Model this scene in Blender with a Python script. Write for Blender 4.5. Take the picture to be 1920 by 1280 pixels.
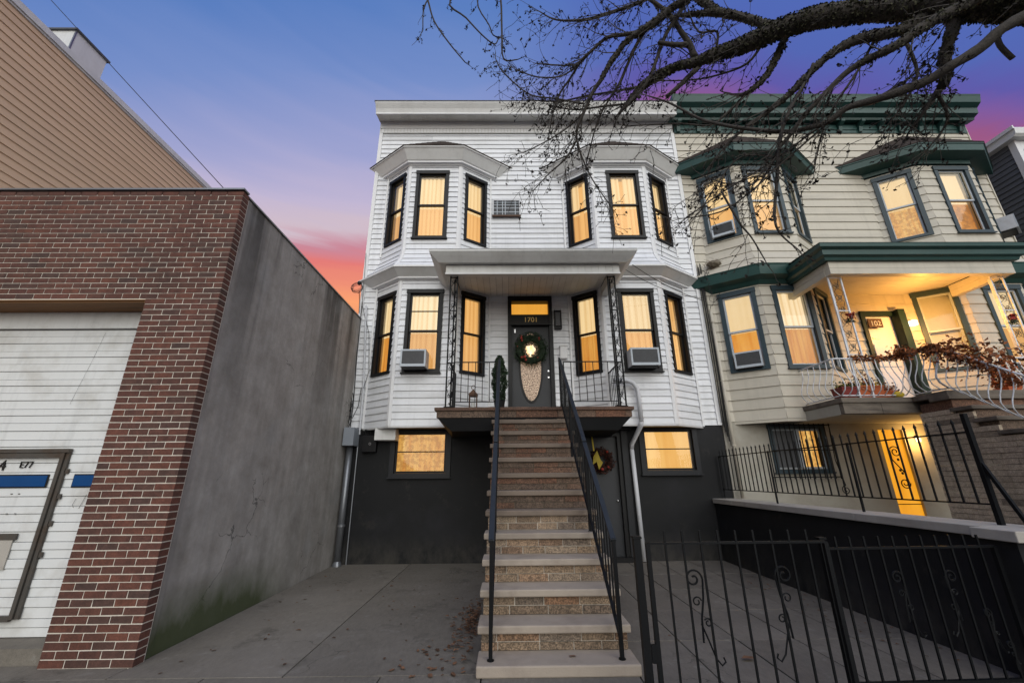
import bpy, math, random
from mathutils import Vector, Matrix
for o in list(bpy.data.objects): bpy.data.objects.remove(o)
S = bpy.context.scene
COL = S.collection
rng = random.Random(7)
U = rng.uniform
rad = math.radians

# ------------------------------------------------------------------ camera
cam = bpy.data.objects.new('camera', bpy.data.cameras.new('camera'))
COL.objects.link(cam); S.camera = cam
cam.data.sensor_width = 36.0
cam.data.lens = 771.63 / 1920 * 36
cam.data.clip_start = .05; cam.data.clip_end = 2000
_p, _y, _r = rad(18.27), rad(.603), rad(-.479)
fw = Vector((math.sin(_y)*math.cos(_p), math.cos(_y)*math.cos(_p), math.sin(_p)))
rt = Vector((math.cos(_y), -math.sin(_y), 0)); up = rt.cross(fw)
r2 = rt*math.cos(_r) + up*math.sin(_r); u2 = up*math.cos(_r) - rt*math.sin(_r)
M = Matrix((r2, u2, -fw)).transposed().to_4x4(); M.translation = Vector((0, 0, 1.6))
cam.matrix_world = M

# ------------------------------------------------------------------ exposure, sky, sun
S.render.engine = 'CYCLES'
S.view_settings.view_transform = 'Standard'; S.view_settings.look = 'None'
S.view_settings.gamma = 1; S.view_settings.use_curve_mapping = False
S.view_settings.exposure = 1.0
S.render.film_transparent = False
def lin(c, k=1.0):
    return tuple((((v/255+.055)/1.055)**2.4 if v > 10 else v/255/12.92)*k for v in c) + (1,)
world = bpy.data.worlds.new('World'); S.world = world; world.use_nodes = True
wt = world.node_tree; wt.nodes.clear()
def wn(t, **k):
    n = wt.nodes.new(t)
    for a, b in k.items(): setattr(n, a, b)
    return n
def wmath(op, a, b=None, c=None):
    n = wn('ShaderNodeMath', operation=op)
    for i, v in enumerate((a, b, c)):
        if v is None: continue
        if isinstance(v, (int, float)): n.inputs[i].default_value = v
        else: wt.links.new(v, n.inputs[i])
    return n.outputs[0]
tc = wn('ShaderNodeTexCoord'); sp = wn('ShaderNodeSeparateXYZ'); wt.links.new(tc.outputs['Generated'], sp.inputs[0])
X_, Y_, Z_ = sp.outputs
hl = wmath('SQRT', wmath('ADD', wmath('MULTIPLY', X_, X_), wmath('MULTIPLY', Y_, Y_)))
hl = wmath('MAXIMUM', hl, .001)
el = wmath('MULTIPLY', wmath('ARCTAN2', Z_, hl), 180/math.pi)
# a bank of lit cloud stands higher to the right of straight ahead
dt = wmath('DIVIDE', wmath('ADD', wmath('MULTIPLY', X_, math.sin(rad(30))), wmath('MULTIPLY', Y_, math.cos(rad(30)))), hl)
bank = wmath('MULTIPLY', wmath('POWER', wmath('MAXIMUM', dt, 0.0), 14.0), 5.5)
mp = wn('ShaderNodeMapping'); mp.inputs['Scale'].default_value = (1.6, 1.6, 11); wt.links.new(tc.outputs['Generated'], mp.inputs[0])
nz = wn('ShaderNodeTexNoise'); nz.inputs['Scale'].default_value = 1.6; nz.inputs['Detail'].default_value = 5; nz.inputs['Distortion'].default_value = .6
wt.links.new(mp.outputs[0], nz.inputs['Vector'])
wob = wmath('MULTIPLY', wmath('SUBTRACT', nz.outputs[0], .5), 6.0)
hp = wmath('MAXIMUM', wmath('SQRT', wmath('ADD', wmath('MULTIPLY', wmath('MULTIPLY', X_, X_), .1), wmath('MULTIPLY', Y_, Y_))), .001)
ev = wmath('MULTIPLY', wmath('ARCTAN2', Z_, hp), 180/math.pi)
ee = wmath('ADD', wmath('SUBTRACT', ev, bank), wob)
fac = wmath('DIVIDE', ee, 90.0)
KS = .5
def ramp(stops):
    n = wn('ShaderNodeValToRGB'); wt.links.new(fac, n.inputs[0]); e = n.color_ramp.elements
    for i, (p, c) in enumerate(stops):
        q = e[i] if i < 2 else e.new(p/90)
        q.position = p/90; q.color = lin(c, KS)
    return n.outputs[0]
left = ramp([(0, (120, 104, 100)), (90, (62, 98, 182)), (15, (196, 132, 100)), (24, (250, 160, 104)), (28.5, (226, 118, 112)), (31.5, (200, 132, 148)), (33.5, (206, 186, 198)), (37, (192, 180, 208)), (42, (162, 164, 206)), (50, (116, 140, 198)), (57, (88, 124, 190)), (68, (72, 112, 192))])
right = ramp([(0, (104, 96, 106)), (90, (62, 94, 180)), (25, (150, 92, 108)), (36, (176, 92, 118)), (41.3, (150, 80, 128)), (43.4, (124, 84, 154)), (45.4, (92, 84, 166)), (49, (80, 98, 176)), (56, (76, 104, 182))])
side = wn('ShaderNodeMapRange'); side.interpolation_type = 'SMOOTHSTEP'
wt.links.new(wmath('DIVIDE', X_, hl), side.inputs[0]); side.inputs[1].default_value = -.15; side.inputs[2].default_value = .42
mx = wn('ShaderNodeMix', data_type='RGBA'); wt.links.new(side.outputs[0], mx.inputs[0]); wt.links.new(left, mx.inputs[6]); wt.links.new(right, mx.inputs[7])
away = ramp([(0, (118, 124, 130)), (90, (66, 98, 186)), (15, (150, 158, 172)), (35, (132, 148, 186)), (55, (96, 122, 190))])
an = away.node; ea = wmath('DIVIDE', el, 90.0); wt.links.new(ea, an.inputs[0])
bk = wn('ShaderNodeMapRange'); bk.interpolation_type = 'SMOOTHSTEP'; wt.links.new(wmath('DIVIDE', Y_, hl), bk.inputs[0]); bk.inputs[1].default_value = .35; bk.inputs[2].default_value = -.35
mx2 = wn('ShaderNodeMix', data_type='RGBA'); wt.links.new(bk.outputs[0], mx2.inputs[0]); wt.links.new(mx.outputs[2], mx2.inputs[6]); wt.links.new(away, mx2.inputs[7])
bg = wn('ShaderNodeBackground'); wt.links.new(mx2.outputs[2], bg.inputs[0]); bg.inputs[1].default_value = 1.0
sky = wn('ShaderNodeTexSky', sky_type='NISHITA'); sky.sun_disc = False; sky.sun_elevation = rad(4); sky.sun_rotation = rad(190)
bg2 = wn('ShaderNodeBackground'); wt.links.new(sky.outputs[0], bg2.inputs[0]); bg2.inputs[1].default_value = .008
ad = wn('ShaderNodeAddShader'); wt.links.new(bg.outputs[0], ad.inputs[0]); wt.links.new(bg2.outputs[0], ad.inputs[1])
wo = wn('ShaderNodeOutputWorld'); wt.links.new(ad.outputs[0], wo.inputs[0])
# wide soft sun from behind the camera, added to brighten the facades
sun = bpy.data.objects.new('sun', bpy.data.lights.new('sun', 'SUN')); COL.objects.link(sun)
sun.data.energy = 1.5; sun.data.angle = rad(75); sun.data.color = (1.0, .985, .90)
sd = Vector((-.20, 1, -.62)).normalized()          # direction the light travels
sun.rotation_euler = sd.to_track_quat('-Z', 'Y').to_euler()

# ------------------------------------------------------------------ materials
def new_mat(name):
    m = bpy.data.materials.new(name); m.use_nodes = True; nt = m.node_tree
    return m, nt, nt.nodes['Principled BSDF']
def _n(nt, t, **k):
    n = nt.nodes.new(t)
    for a, b in k.items(): setattr(n, a, b)
    return n
def noise(nt, scale, detail=4, mapping=(1, 1, 1), rough=.55, coord='Object'):
    c = _n(nt, 'ShaderNodeTexCoord') if coord == 'Object' else None
    mpp = _n(nt, 'ShaderNodeMapping'); mpp.inputs['Scale'].default_value = mapping
    if coord == 'Object': nt.links.new(c.outputs['Object'], mpp.inputs[0])
    else:
        g = _n(nt, 'ShaderNodeNewGeometry'); nt.links.new(g.outputs['Position'], mpp.inputs[0])
    n = _n(nt, 'ShaderNodeTexNoise'); n.inputs['Scale'].default_value = scale; n.inputs['Detail'].default_value = detail; n.inputs['Roughness'].default_value = rough
    nt.links.new(mpp.outputs[0], n.inputs['Vector'])
    return n.outputs[0]
def cramp(nt, src, stops):
    n = _n(nt, 'ShaderNodeValToRGB'); nt.links.new(src, n.inputs[0]); e = n.color_ramp.elements
    for i, (p, c) in enumerate(stops):
        q = e[i] if i < 2 else e.new(p)
        q.position = p; q.color = c if len(c) == 4 else tuple(c)+(1,)
    return n.outputs[0]
def mixc(nt, f, a, b, mode='MIX'):
    n = _n(nt, 'ShaderNodeMix', data_type='RGBA', blend_type=mode)
    for i, v in ((0, f), (6, a), (7, b)):
        if isinstance(v, (int, float)): n.inputs[i].default_value = v
        elif isinstance(v, tuple): n.inputs[i].default_value = v if len(v) == 4 else v+(1,)
        else: nt.links.new(v, n.inputs[i])
    return n.outputs[2]
def nmath(nt, op, a, b=None):
    n = _n(nt, 'ShaderNodeMath', operation=op)
    for i, v in enumerate((a, b)):
        if v is None: continue
        if isinstance(v, (int, float)): n.inputs[i].default_value = v
        else: nt.links.new(v, n.inputs[i])
    return n.outputs[0]
def piece_random(nt):
    a = _n(nt, 'ShaderNodeObjectInfo').outputs['Random']; b = _n(nt, 'ShaderNodeNewGeometry').outputs['Random Per Island']
    return nmath(nt, 'FRACT', nmath(nt, 'ADD', a, b))
def surf(name, base, var=.15, scale=6, rough=.6, bump=.15, bscale=60, metal=0., mapping=(1, 1, 1), piece=0., dirt=None, dscale=1.2, spec=.35, streak=0, splash=None, bd=.004):
    m, nt, bs = new_mat(name)
    b = tuple(base)+(1,)
    c = mixc(nt, noise(nt, scale, 5, mapping, coord='P'), tuple(v*(1-var) for v in base), tuple(min(1, v*(1+var)) for v in base))
    if piece:
        pr = piece_random(nt)
        c = mixc(nt, 1.0, c, cramp(nt, pr, [(0, (1-piece,)*3), (1, (1+piece*.6,)*3)]), 'MULTIPLY')
    if dirt:
        f = cramp(nt, noise(nt, dscale, 6, mapping, .65, coord='P'), [(.48, (0, 0, 0)), (.72, (1, 1, 1))])
        c = mixc(nt, nmath(nt, 'MULTIPLY', f, dirt[1]), c, dirt[0])
    if streak:
        f = cramp(nt, noise(nt, 1.0, 6, (7, 7, .45), .65, 'P'), [(.50, (0, 0, 0)), (.72, (1, 1, 1))]); c = mixc(nt, nmath(nt, 'MULTIPLY', f, streak), c, tuple(v*.45 for v in base))
    if splash:
        pz = _n(nt, 'ShaderNodeSeparateXYZ'); nt.links.new(_n(nt, 'ShaderNodeNewGeometry').outputs['Position'], pz.inputs[0])
        zz = _n(nt, 'ShaderNodeMapRange'); nt.links.new(pz.outputs[2], zz.inputs[0]); zz.inputs[1].default_value = .55; zz.inputs[2].default_value = 0.
        f = nmath(nt, 'MULTIPLY', zz.outputs[0], cramp(nt, noise(nt, 3.5, 7, (1, 1, .6), .75, 'P'), [(.38, (0, 0, 0)), (.62, (1, 1, 1))])); c = mixc(nt, nmath(nt, 'MULTIPLY', f, .8), c, splash)
        f = cramp(nt, noise(nt, 2.1, 8, (1, 1, 1), .8, 'P'), [(.58, (0, 0, 0)), (.63, (1, 1, 1))]); c = mixc(nt, nmath(nt, 'MULTIPLY', f, .45), c, tuple(v*.55 for v in splash))
    nt.links.new(c, bs.inputs['Base Color'])
    bs.inputs['Roughness'].default_value = rough; bs.inputs['Metallic'].default_value = metal; bs.inputs['Specular IOR Level'].default_value = spec
    if bump:
        bp = _n(nt, 'ShaderNodeBump'); bp.inputs['Strength'].default_value = bump; bp.inputs['Distance'].default_value = bd
        nt.links.new(noise(nt, bscale, 6, mapping, .65, coord='P'), bp.inputs['Height']); nt.links.new(bp.outputs[0], bs.inputs['Normal'])
    return m
MT = {}
MT['siding'] = surf('white_vinyl_siding', (.70, .71, .735), .06, 3, .5, .2, 14, mapping=(.4, .4, 3), piece=.08, dirt=((.44, .44, .42), .5), dscale=2.0, streak=.22)
MT['trim'] = surf('white_trim', (.69, .69, .70), .05, 2, .5, .1, 20, dirt=((.5, .49, .46), .3))
MT['crown'] = surf('pale_grey_metal_trim', (.66, .66, .65), .06, 2, .42, .05, 12, dirt=((.42, .40, .37), .35), streak=.2)
MT['soffit'] = surf('soffit_vinyl', (.62, .62, .60), .06, 3, .55, .1, 30, piece=.06, dirt=((.3, .28, .25), .4))
MT['black_wall'] = surf('black_painted_stucco', (.007, .0075, .0085), .35, 1.4, .68, .6, 90, dirt=((.017, .017, .021), .8), dscale=.8, bd=.005, spec=.3, splash=(.05, .046, .04))
MT['black_trim'] = surf('black_window_trim', (.007, .007, .008), .2, 5, .45, .05, 30, spec=.25)
MT['grey_trim'] = surf('charcoal_window_trim', (.018, .019, .022), .15, 4, .5, .08, 30, spec=.25)
MT['door_grey'] = surf('charcoal_door_paint', (.034, .036, .041), .1, 4, .42, .05, 30, spec=.25)
MT['iron'] = surf('black_iron', (.004, .0045, .0055), .3, 8, .5, .3, 80, spec=.15)
MT['iron_grey'] = surf('worn_iron_handrail', (.018, .022, .027), .3, 8, .45, .3, 60, spec=.28)
MT['white_iron'] = surf('white_painted_iron', (.62, .64, .67), .15, 8, .45, .3, 60, dirt=((.3, .22, .16), .5), dscale=9)
MT['galv'] = surf('galvanised_metal', (.22, .23, .25), .2, 5, .42, .1, 40, metal=.7)
MT['boxgrey'] = surf('grey_utility_box', (.22, .24, .27), .1, 5, .5, .1, 40)
MT['acwhite'] = surf('air_conditioner_casing', (.50, .51, .53), .08, 6, .45, .08, 40, dirt=((.25, .22, .2), .4), dscale=6)
MT['acgrille'] = surf('air_conditioner_grille', (.085, .088, .095), .2, 12, .5, .4, 130)
MT['shingle'] = surf('brown_roof_shingle', (.045, .033, .027), .4, 30, .9, .6, 120, piece=.35)
MT['cream'] = surf('cream_aluminium_siding', (.50, .462, .385), .05, 3, .5, .1, 25, mapping=(.4, .4, 3), piece=.05, dirt=((.28, .26, .22), .4), streak=.2)
MT['cream_stucco'] = surf('cream_stucco', (.36, .34, .29), .14, 2, .8, .6, 60, dirt=((.22, .19, .15), .6), dscale=1.6, bd=.006)
MT['green'] = surf('dark_green_trim', (.019, .060, .054), .15, 3, .4, .1, 25, dirt=((.04, .09, .085), .5))
MT['blue_trim'] = surf('slate_blue_window_trim', (.024, .044, .056), .12, 4, .42, .1, 30)
MT['white_sash'] = surf('weathered_white_sash', (.42, .46, .50), .12, 6, .45, .1, 40)
MT['tan'] = surf('tan_siding', (.66, .465, .30), .06, 3, .55, .12, 25, mapping=(.5, .5, 3), piece=.06)
MT['greysiding'] = surf('dark_grey_siding', (.10, .107, .12), .08, 3, .55, .12, 25, piece=.08)
MT['mortar'] = surf('mortar', (.62, .57, .50), .2, 20, .9, .5, 150)
MT['wood'] = surf('brown_timber', (.075, .038, .022), .35, 5, .7, .5, 40, mapping=(.3, 3, 3), dirt=((.13, .07, .04), .7), dscale=3)
MT['garage'] = surf('white_garage_door_paint', (.62, .63, .63), .06, 3, .42, .1, 25, dirt=((.36, .34, .30), .6), dscale=2, streak=.3)
MT['doorframe'] = surf('worn_metal_door_frame', (.085, .078, .070), .3, 8, .5, .2, 40, metal=.3, dirt=((.06, .035, .02), .8), dscale=4)
MT['blueglass'] = surf('blue_window_panel', (.003, .050, .17), .15, 3, .3, .05, 20)
MT['ink'] = surf('black_marking', (.008, .008, .008), 0, 5, .6, 0)
MT['brass'] = surf('brass', (.55, .38, .14), .15, 20, .35, .1, 60, metal=.8)
MT['steel'] = surf('bright_steel', (.6, .6, .62), .1, 20, .25, 0, metal=.9)
MT['cap'] = surf('limestone_cap', (.36, .335, .30), .14, 4, .8, .5, 70, dirt=((.24, .21, .18), .6), dscale=3, bd=.006)
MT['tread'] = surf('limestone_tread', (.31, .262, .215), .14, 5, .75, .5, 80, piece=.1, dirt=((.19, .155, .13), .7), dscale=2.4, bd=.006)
MT['rustwood'] = surf('rusty_brown_lintel', (.20, .095, .035), .4, 3, .7, .3, 40, mapping=(.3, 3, 3), dirt=((.06, .035, .02), .8), dscale=3)
MT['greendark'] = surf('dark_green_door_frame', (.010, .024, .020), .2, 3, .5, .1, 25, spec=.2)
MT['treaddark'] = surf('dark_brown_tread', (.165, .128, .10), .14, 5, .75, .5, 80, piece=.1, dirt=((.10, .08, .065), .7), dscale=2.4, bd=.006)  # darker tone of the tread stone, used on the upper steps
MT['leafgreen'] = surf('dark_evergreen', (.022, .045, .018), .5, 14, .7, 0, piece=.6)
MT['berry'] = surf('red_berry', (.30, .03, .02), .3, 20, .4, 0, piece=.3)
MT['dryleaf'] = surf('dry_brown_leaf', (.13, .065, .035), .5, 15, .8, .2, 60, piece=.6)
MT['autumn'] = surf('autumn_leaves', (.27, .09, .03), .4, 10, .7, 0, piece=.8)
MT['yellow'] = surf('yellow_flower', (.48, .36, .03), .2, 20, .6, 0, piece=.3)
MT['terra'] = surf('terracotta', (.42, .10, .03), .25, 9, .65, .2, 60)
MT['redpot'] = surf('dark_red_planter', (.18, .02, .015), .2, 9, .5, .2, 60)
MT['pipewhite'] = surf('white_downspout', (.52, .53, .56), .06, 5, .42, .05, 20)
MT['cable'] = surf('black_cable', (.012, .012, .012), .1, 5, .6, 0)
MT['cablewhite'] = surf('grey_cable', (.42, .42, .42), .1, 5, .6, 0)
MT['asphalt'] = surf('asphalt', (.05, .05, .05), .2, 30, .9, .5, 200)
MT['offwhite'] = surf('off_white_plastic', (.5, .5, .48), .1, 20, .5, 0)
MT['whitedoor'] = surf('white_door_paint', (.60, .60, .62), .06, 4, .4, .05, 30)
MT['nest'] = surf('weathered_grey_brown_plastic', (.13, .11, .08), .4, 12, .8, .5, 60)

def brick_mat(name, stops, bump=.5, bscale=110, speck=.35):
    m, nt, bs = new_mat(name)
    c = cramp(nt, piece_random(nt), stops)
    c = mixc(nt, 1.0, c, cramp(nt, noise(nt, 18, 5, coord='P'), [(.3, (.72,)*3), (.7, (1.2,)*3)]), 'MULTIPLY')
    c = mixc(nt, 1.0, c, cramp(nt, noise(nt, .9, 4, coord='P'), [(.3, (.72,)*3), (.6, (1.1,)*3)]), 'MULTIPLY')
    if speck: c = mixc(nt, 1.0, c, cramp(nt, noise(nt, 75, 4, coord='P'), [(.42, (1-speck,)*3), (.6, (1+speck,)*3)]), 'MULTIPLY')
    nt.links.new(c, bs.inputs['Base Color']); bs.inputs['Roughness'].default_value = .85
    bp = _n(nt, 'ShaderNodeBump'); bp.inputs['Strength'].default_value = bump; bp.inputs['Distance'].default_value = .006
    nt.links.new(noise(nt, bscale, 6, coord='P', rough=.7), bp.inputs['Height']); nt.links.new(bp.outputs[0], bs.inputs['Normal'])
    return m
MT['brick'] = brick_mat('red_brick', [(0, (.080, .033, .024)), (1, (.104, .043, .030)), (.35, (.094, .034, .024)), (.7, (.118, .041, .026)), (.9, (.060, .032, .026))], .4, speck=.15)
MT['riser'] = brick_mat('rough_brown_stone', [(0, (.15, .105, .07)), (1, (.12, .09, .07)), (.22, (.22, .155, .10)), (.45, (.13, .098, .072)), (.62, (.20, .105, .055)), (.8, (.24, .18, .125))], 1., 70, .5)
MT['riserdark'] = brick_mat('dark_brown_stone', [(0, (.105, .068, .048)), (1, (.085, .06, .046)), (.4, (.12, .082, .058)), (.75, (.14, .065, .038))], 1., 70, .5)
MT['nstone'] = brick_mat('tan_grey_stone_veneer', [(0, (.43, .345, .26)), (1, (.32, .265, .205)), (.5, (.48, .39, .29)), (.85, (.38, .31, .23)), (.94, (.05, .036, .03))], .8, 70, .2)

def cracks(nt, scale, w, mask=.56):
    v = _n(nt, 'ShaderNodeTexVoronoi', feature='DISTANCE_TO_EDGE'); v.inputs['Scale'].default_value = scale
    g = _n(nt, 'ShaderNodeNewGeometry'); n = _n(nt, 'ShaderNodeTexNoise'); n.inputs['Scale'].default_value = 2.2; n.inputs['Detail'].default_value = 6; nt.links.new(g.outputs['Position'], n.inputs['Vector'])
    a = _n(nt, 'ShaderNodeVectorMath', operation='SCALE'); nt.links.new(n.outputs['Color'], a.inputs[0]); a.inputs['Scale'].default_value = .7
    b = _n(nt, 'ShaderNodeVectorMath', operation='ADD'); nt.links.new(g.outputs['Position'], b.inputs[0]); nt.links.new(a.outputs[0], b.inputs[1]); nt.links.new(b.outputs[0], v.inputs['Vector'])
    f = nmath(nt, 'LESS_THAN', v.outputs['Distance'], w*.5)
    k = cramp(nt, noise(nt, .8, 3, coord='P'), [(mask-.02, (0, 0, 0)), (mask+.02, (1, 1, 1))])
    return nmath(nt, 'MULTIPLY', nmath(nt, 'MULTIPLY', f, k), .7)
def concrete_wall():
    m, nt, bs = new_mat('streaked_concrete')
    c = mixc(nt, noise(nt, 1.3, 6, coord='P'), (.26, .243, .225), (.37, .352, .335))
    pos = _n(nt, 'ShaderNodeNewGeometry'); sx = _n(nt, 'ShaderNodeSeparateXYZ'); nt.links.new(pos.outputs['Position'], sx.inputs[0])
    zt = _n(nt, 'ShaderNodeMapRange'); nt.links.new(sx.outputs[2], zt.inputs[0]); zt.inputs[1].default_value = 2.2; zt.inputs[2].default_value = 5.2
    st = cramp(nt, noise(nt, 1.0, 5, (1, 2.6, .10), .55, 'P'), [(.47, (0, 0, 0)), (.60, (1, 1, 1))])
    c = mixc(nt, nmath(nt, 'MULTIPLY', nmath(nt, 'MULTIPLY', st, zt.outputs[0]), .86), c, (.028, .026, .025))
    s2 = cramp(nt, noise(nt, 1.0, 4, (1, 5, .35), .5, 'P'), [(.35, (.80, .80, .80)), (.65, (1.12, 1.12, 1.12))])
    c = mixc(nt, .75, c, s2, 'MULTIPLY')
    c = mixc(nt, .8, c, cramp(nt, noise(nt, 2.6, 8, (1, 1, 1), .72, 'P'), [(.32, (.72, .70, .68)), (.68, (1.16, 1.16, 1.17))]), 'MULTIPLY')
    c = mixc(nt, cracks(nt, 1.1, .012), c, (.05, .048, .045))
    # algae low on the wall, thickest in one stretch
    za = _n(nt, 'ShaderNodeMapRange'); nt.links.new(sx.outputs[2], za.inputs[0]); za.inputs[1].default_value = .62; za.inputs[2].default_value = 0.0
    ya = _n(nt, 'ShaderNodeMapRange'); ya.interpolation_type = 'SMOOTHSTEP'; nt.links.new(nmath(nt, 'ABSOLUTE', nmath(nt, 'SUBTRACT', sx.outputs[1], 5.5)), ya.inputs[0]); ya.inputs[1].default_value = 2.2; ya.inputs[2].default_value = .2
    al = nmath(nt, 'MULTIPLY', nmath(nt, 'MULTIPLY', za.outputs[0], ya.outputs[0]), nmath(nt, 'ADD', noise(nt, 5, 5, (1, 1, .5), .6, 'P'), .35))
    c = mixc(nt, nmath(nt, 'MINIMUM', nmath(nt, 'MULTIPLY', al, 1.6), .92), c, (.040, .055, .014))
    pt = cramp(nt, noise(nt, 1.1, 3, (1, 1, 1), .5, 'P'), [(.60, (0, 0, 0)), (.66, (1, 1, 1))])
    c = mixc(nt, nmath(nt, 'MULTIPLY', pt, .22), c, (.26, .27, .28))
    nt.links.new(c, bs.inputs['Base Color']); bs.inputs['Roughness'].default_value = .85
    bp = _n(nt, 'ShaderNodeBump'); bp.inputs['Strength'].default_value = .5; bp.inputs['Distance'].default_value = .01
    nt.links.new(noise(nt, 14, 8, coord='P', rough=.7), bp.inputs['Height']); nt.links.new(bp.outputs[0], bs.inputs['Normal'])
    return m
MT['concwall'] = concrete_wall()
def slab_mat(name, a, b, st):
    m, nt, bs = new_mat(name)
    c = mixc(nt, noise(nt, 1.2, 7, rough=.65, coord='P'), a, b)
    c = mixc(nt, 1.0, c, cramp(nt, noise(nt, 26, 5, (1, .35, 1), .7, 'P'), [(.3, (.82,)*3), (.7, (1.14,)*3)]), 'MULTIPLY')
    f = cramp(nt, noise(nt, .55, 5, coord='P'), [(.5, (0, 0, 0)), (.7, (1, 1, 1))]); c = mixc(nt, nmath(nt, 'MULTIPLY', f, .5), c, st)
    f = cramp(nt, noise(nt, 7, 2, coord='P'), [(.70, (0, 0, 0)), (.74, (1, 1, 1))]); c = mixc(nt, nmath(nt, 'MULTIPLY', f, .5), c, tuple(v*.5 for v in a))
    c = mixc(nt, cracks(nt, .9, .008), c, tuple(v*.35 for v in a))
    f = cramp(nt, noise(nt, 1.6, 7, (1, 1, 1), .75, 'P'), [(.56, (0, 0, 0)), (.66, (1, 1, 1))]); c = mixc(nt, nmath(nt, 'MULTIPLY', f, .55), c, tuple(v*.55 for v in a))
    f = cramp(nt, noise(nt, 3.3, 6, (1, 1, 1), .7, 'P'), [(.60, (0, 0, 0)), (.64, (1, 1, 1))]); c = mixc(nt, nmath(nt, 'MULTIPLY', f, .25), c, (.25, .24, .22))
    c = mixc(nt, 1.0, c, cramp(nt, noise(nt, 160, 3, coord='P'), [(.4, (.86,)*3), (.6, (1.12,)*3)]), 'MULTIPLY')
    pr = piece_random(nt); c = mixc(nt, 1.0, c, cramp(nt, pr, [(0, (.9,)*3), (1, (1.08,)*3)]), 'MULTIPLY')
    nt.links.new(c, bs.inputs['Base Color']); bs.inputs['Roughness'].default_value = .8
    bp = _n(nt, 'ShaderNodeBump'); bp.inputs['Strength'].default_value = .4; bp.inputs['Distance'].default_value = .005
    nt.links.new(noise(nt, 70, 6, coord='P', rough=.7), bp.inputs['Height']); nt.links.new(bp.outputs[0], bs.inputs['Normal'])
    return m
MT['slab'] = slab_mat('driveway_concrete', (.092, .081, .066), (.19, .17, .143), (.20, .182, .158))
MT['paver'] = slab_mat('yard_concrete', (.098, .085, .07), (.172, .152, .128), (.08, .07, .06))

def bark():
    m, nt, bs = new_mat('bark')
    c = mixc(nt, noise(nt, 30, 6, (1, 1, 1), .6, 'P'), (.018, .015, .012), (.062, .052, .044))
    nt.links.new(c, bs.inputs['Base Color']); bs.inputs['Roughness'].default_value = .9
    bp = _n(nt, 'ShaderNodeBump'); bp.inputs['Strength'].default_value = 1; bp.inputs['Distance'].default_value = .015
    nt.links.new(noise(nt, 30, 7, coord='P', rough=.75), bp.inputs['Height']); nt.links.new(bp.outputs[0], bs.inputs['Normal'])
    return m
MT['bark'] = bark()
MT['lichen'] = surf('lichen_scales', (.055, .055, .032), .5, 20, .9, 0, piece=.8)
MT['bud'] = surf('dark_buds', (.016, .013, .010), .4, 10, .8, 0, piece=.5)

def glow(name, c1, c2, k=1.0, scale=2.0, mapping=(1, 1, .3), pattern=None):
    """a lit interior: curtain or shade with the room lamp behind it"""
    m, nt, bs = new_mat(name)
    c = mixc(nt, cramp(nt, noise(nt, scale, 3, mapping, .5, 'P'), [(.3, (0, 0, 0)), (.7, (1, 1, 1))]), c1, c2)
    at = _n(nt, 'ShaderNodeAttribute', attribute_name='fold'); c = mixc(nt, 1., c, cramp(nt, at.outputs['Fac'], [(0, (1, 1, 1)), (1, (.80, .70, .56))]), 'MULTIPLY')  # fold attribute darkens the glow: crease shading painted into the emission
    c = mixc(nt, 1., c, cramp(nt, noise(nt, 1.0, 3, (9, 9, .4), .6, 'P'), [(.35, (.94, .91, .86)), (.6, (1, 1, 1))]), 'MULTIPLY')  # vertical streaks paint more fold shading into the glow
    if pattern:
        f = cramp(nt, noise(nt, pattern[0], 5, coord='P', rough=.6), [(.47, (0, 0, 0)), (.53, (1, 1, 1))])
        c = mixc(nt, nmath(nt, 'MULTIPLY', f, pattern[2]), c, pattern[1])
    c = mixc(nt, 1., c, cramp(nt, _n(nt, 'ShaderNodeObjectInfo').outputs['Random'], [(0, (.86, .80, .70)), (.4, (1.0, .99, .96)), (1, (1.08, 1.09, 1.12))]), 'MULTIPLY')
    bs.inputs['Base Color'].default_value = (.12, .09, .05, 1); bs.inputs['Roughness'].default_value = .9
    nt.links.new(c, bs.inputs['Emission Color']); bs.inputs['Emission Strength'].default_value = k
    return m
G = lambda r, g, b: lin((r, g, b), .5)
MT['glow_up'] = glow('lit_sheer_upper', G(254, 218, 160), G(255, 228, 178), .97, .6)
MT['glow_lo'] = glow('lit_sheer_lower', G(250, 192, 118), G(252, 200, 130), .96, .6)  # deeper glow carries the dimming of a half screen that is not modelled
MT['glow_deep'] = glow('lit_curtain_amber', G(226, 140, 40), G(250, 186, 92), .85, 4, (2, 2, .2))
MT['glow_pale'] = glow('lit_pale_blind', G(255, 226, 176), G(255, 236, 200), .97, .6)
MT['glow_shade'] = glow('lit_roller_shade', G(248, 188, 110), G(252, 200, 130), .88, .6)
MT['glow_tran'] = glow('lit_hall', G(240, 160, 52), G(250, 178, 70), .9, 1)
MT['glow_room'] = glow('lit_room_swirl_reflection', G(226, 152, 62), G(250, 204, 118), .9, 3, (6, 6, .5), (13, G(150, 92, 34), .5))  # brown mottle paints swirling glass reflections into the emission colour
MT['glow_base'] = glow('lit_basement_blind', G(236, 170, 84), G(250, 200, 118), .9, 1.5, (5, 5, .3))
MT['nslab'] = surf('weathered_slab_stone', (.15, .125, .10), .35, 5, .85, .8, 50, mapping=(.5, 2, 3), dirt=((.04, .03, .025), .8), dscale=3, bd=.01)
MT['darkwreath'] = surf('dark_autumn_leaves', (.055, .016, .010), .5, 12, .8, 0, piece=.8)
MT['glow_wood'] = glow('lit_wooden_panel', G(186, 112, 30), G(226, 150, 60), .85, 6, (1, 1, .4), (9, G(120, 70, 18), .5))
MT['glow_door'] = glow('lit_passage', G(238, 150, 20), G(250, 176, 44), .95, 2)
MT['lampglow'] = glow('lamp_glass', G(255, 236, 190), G(255, 250, 220), 3.2)
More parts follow.
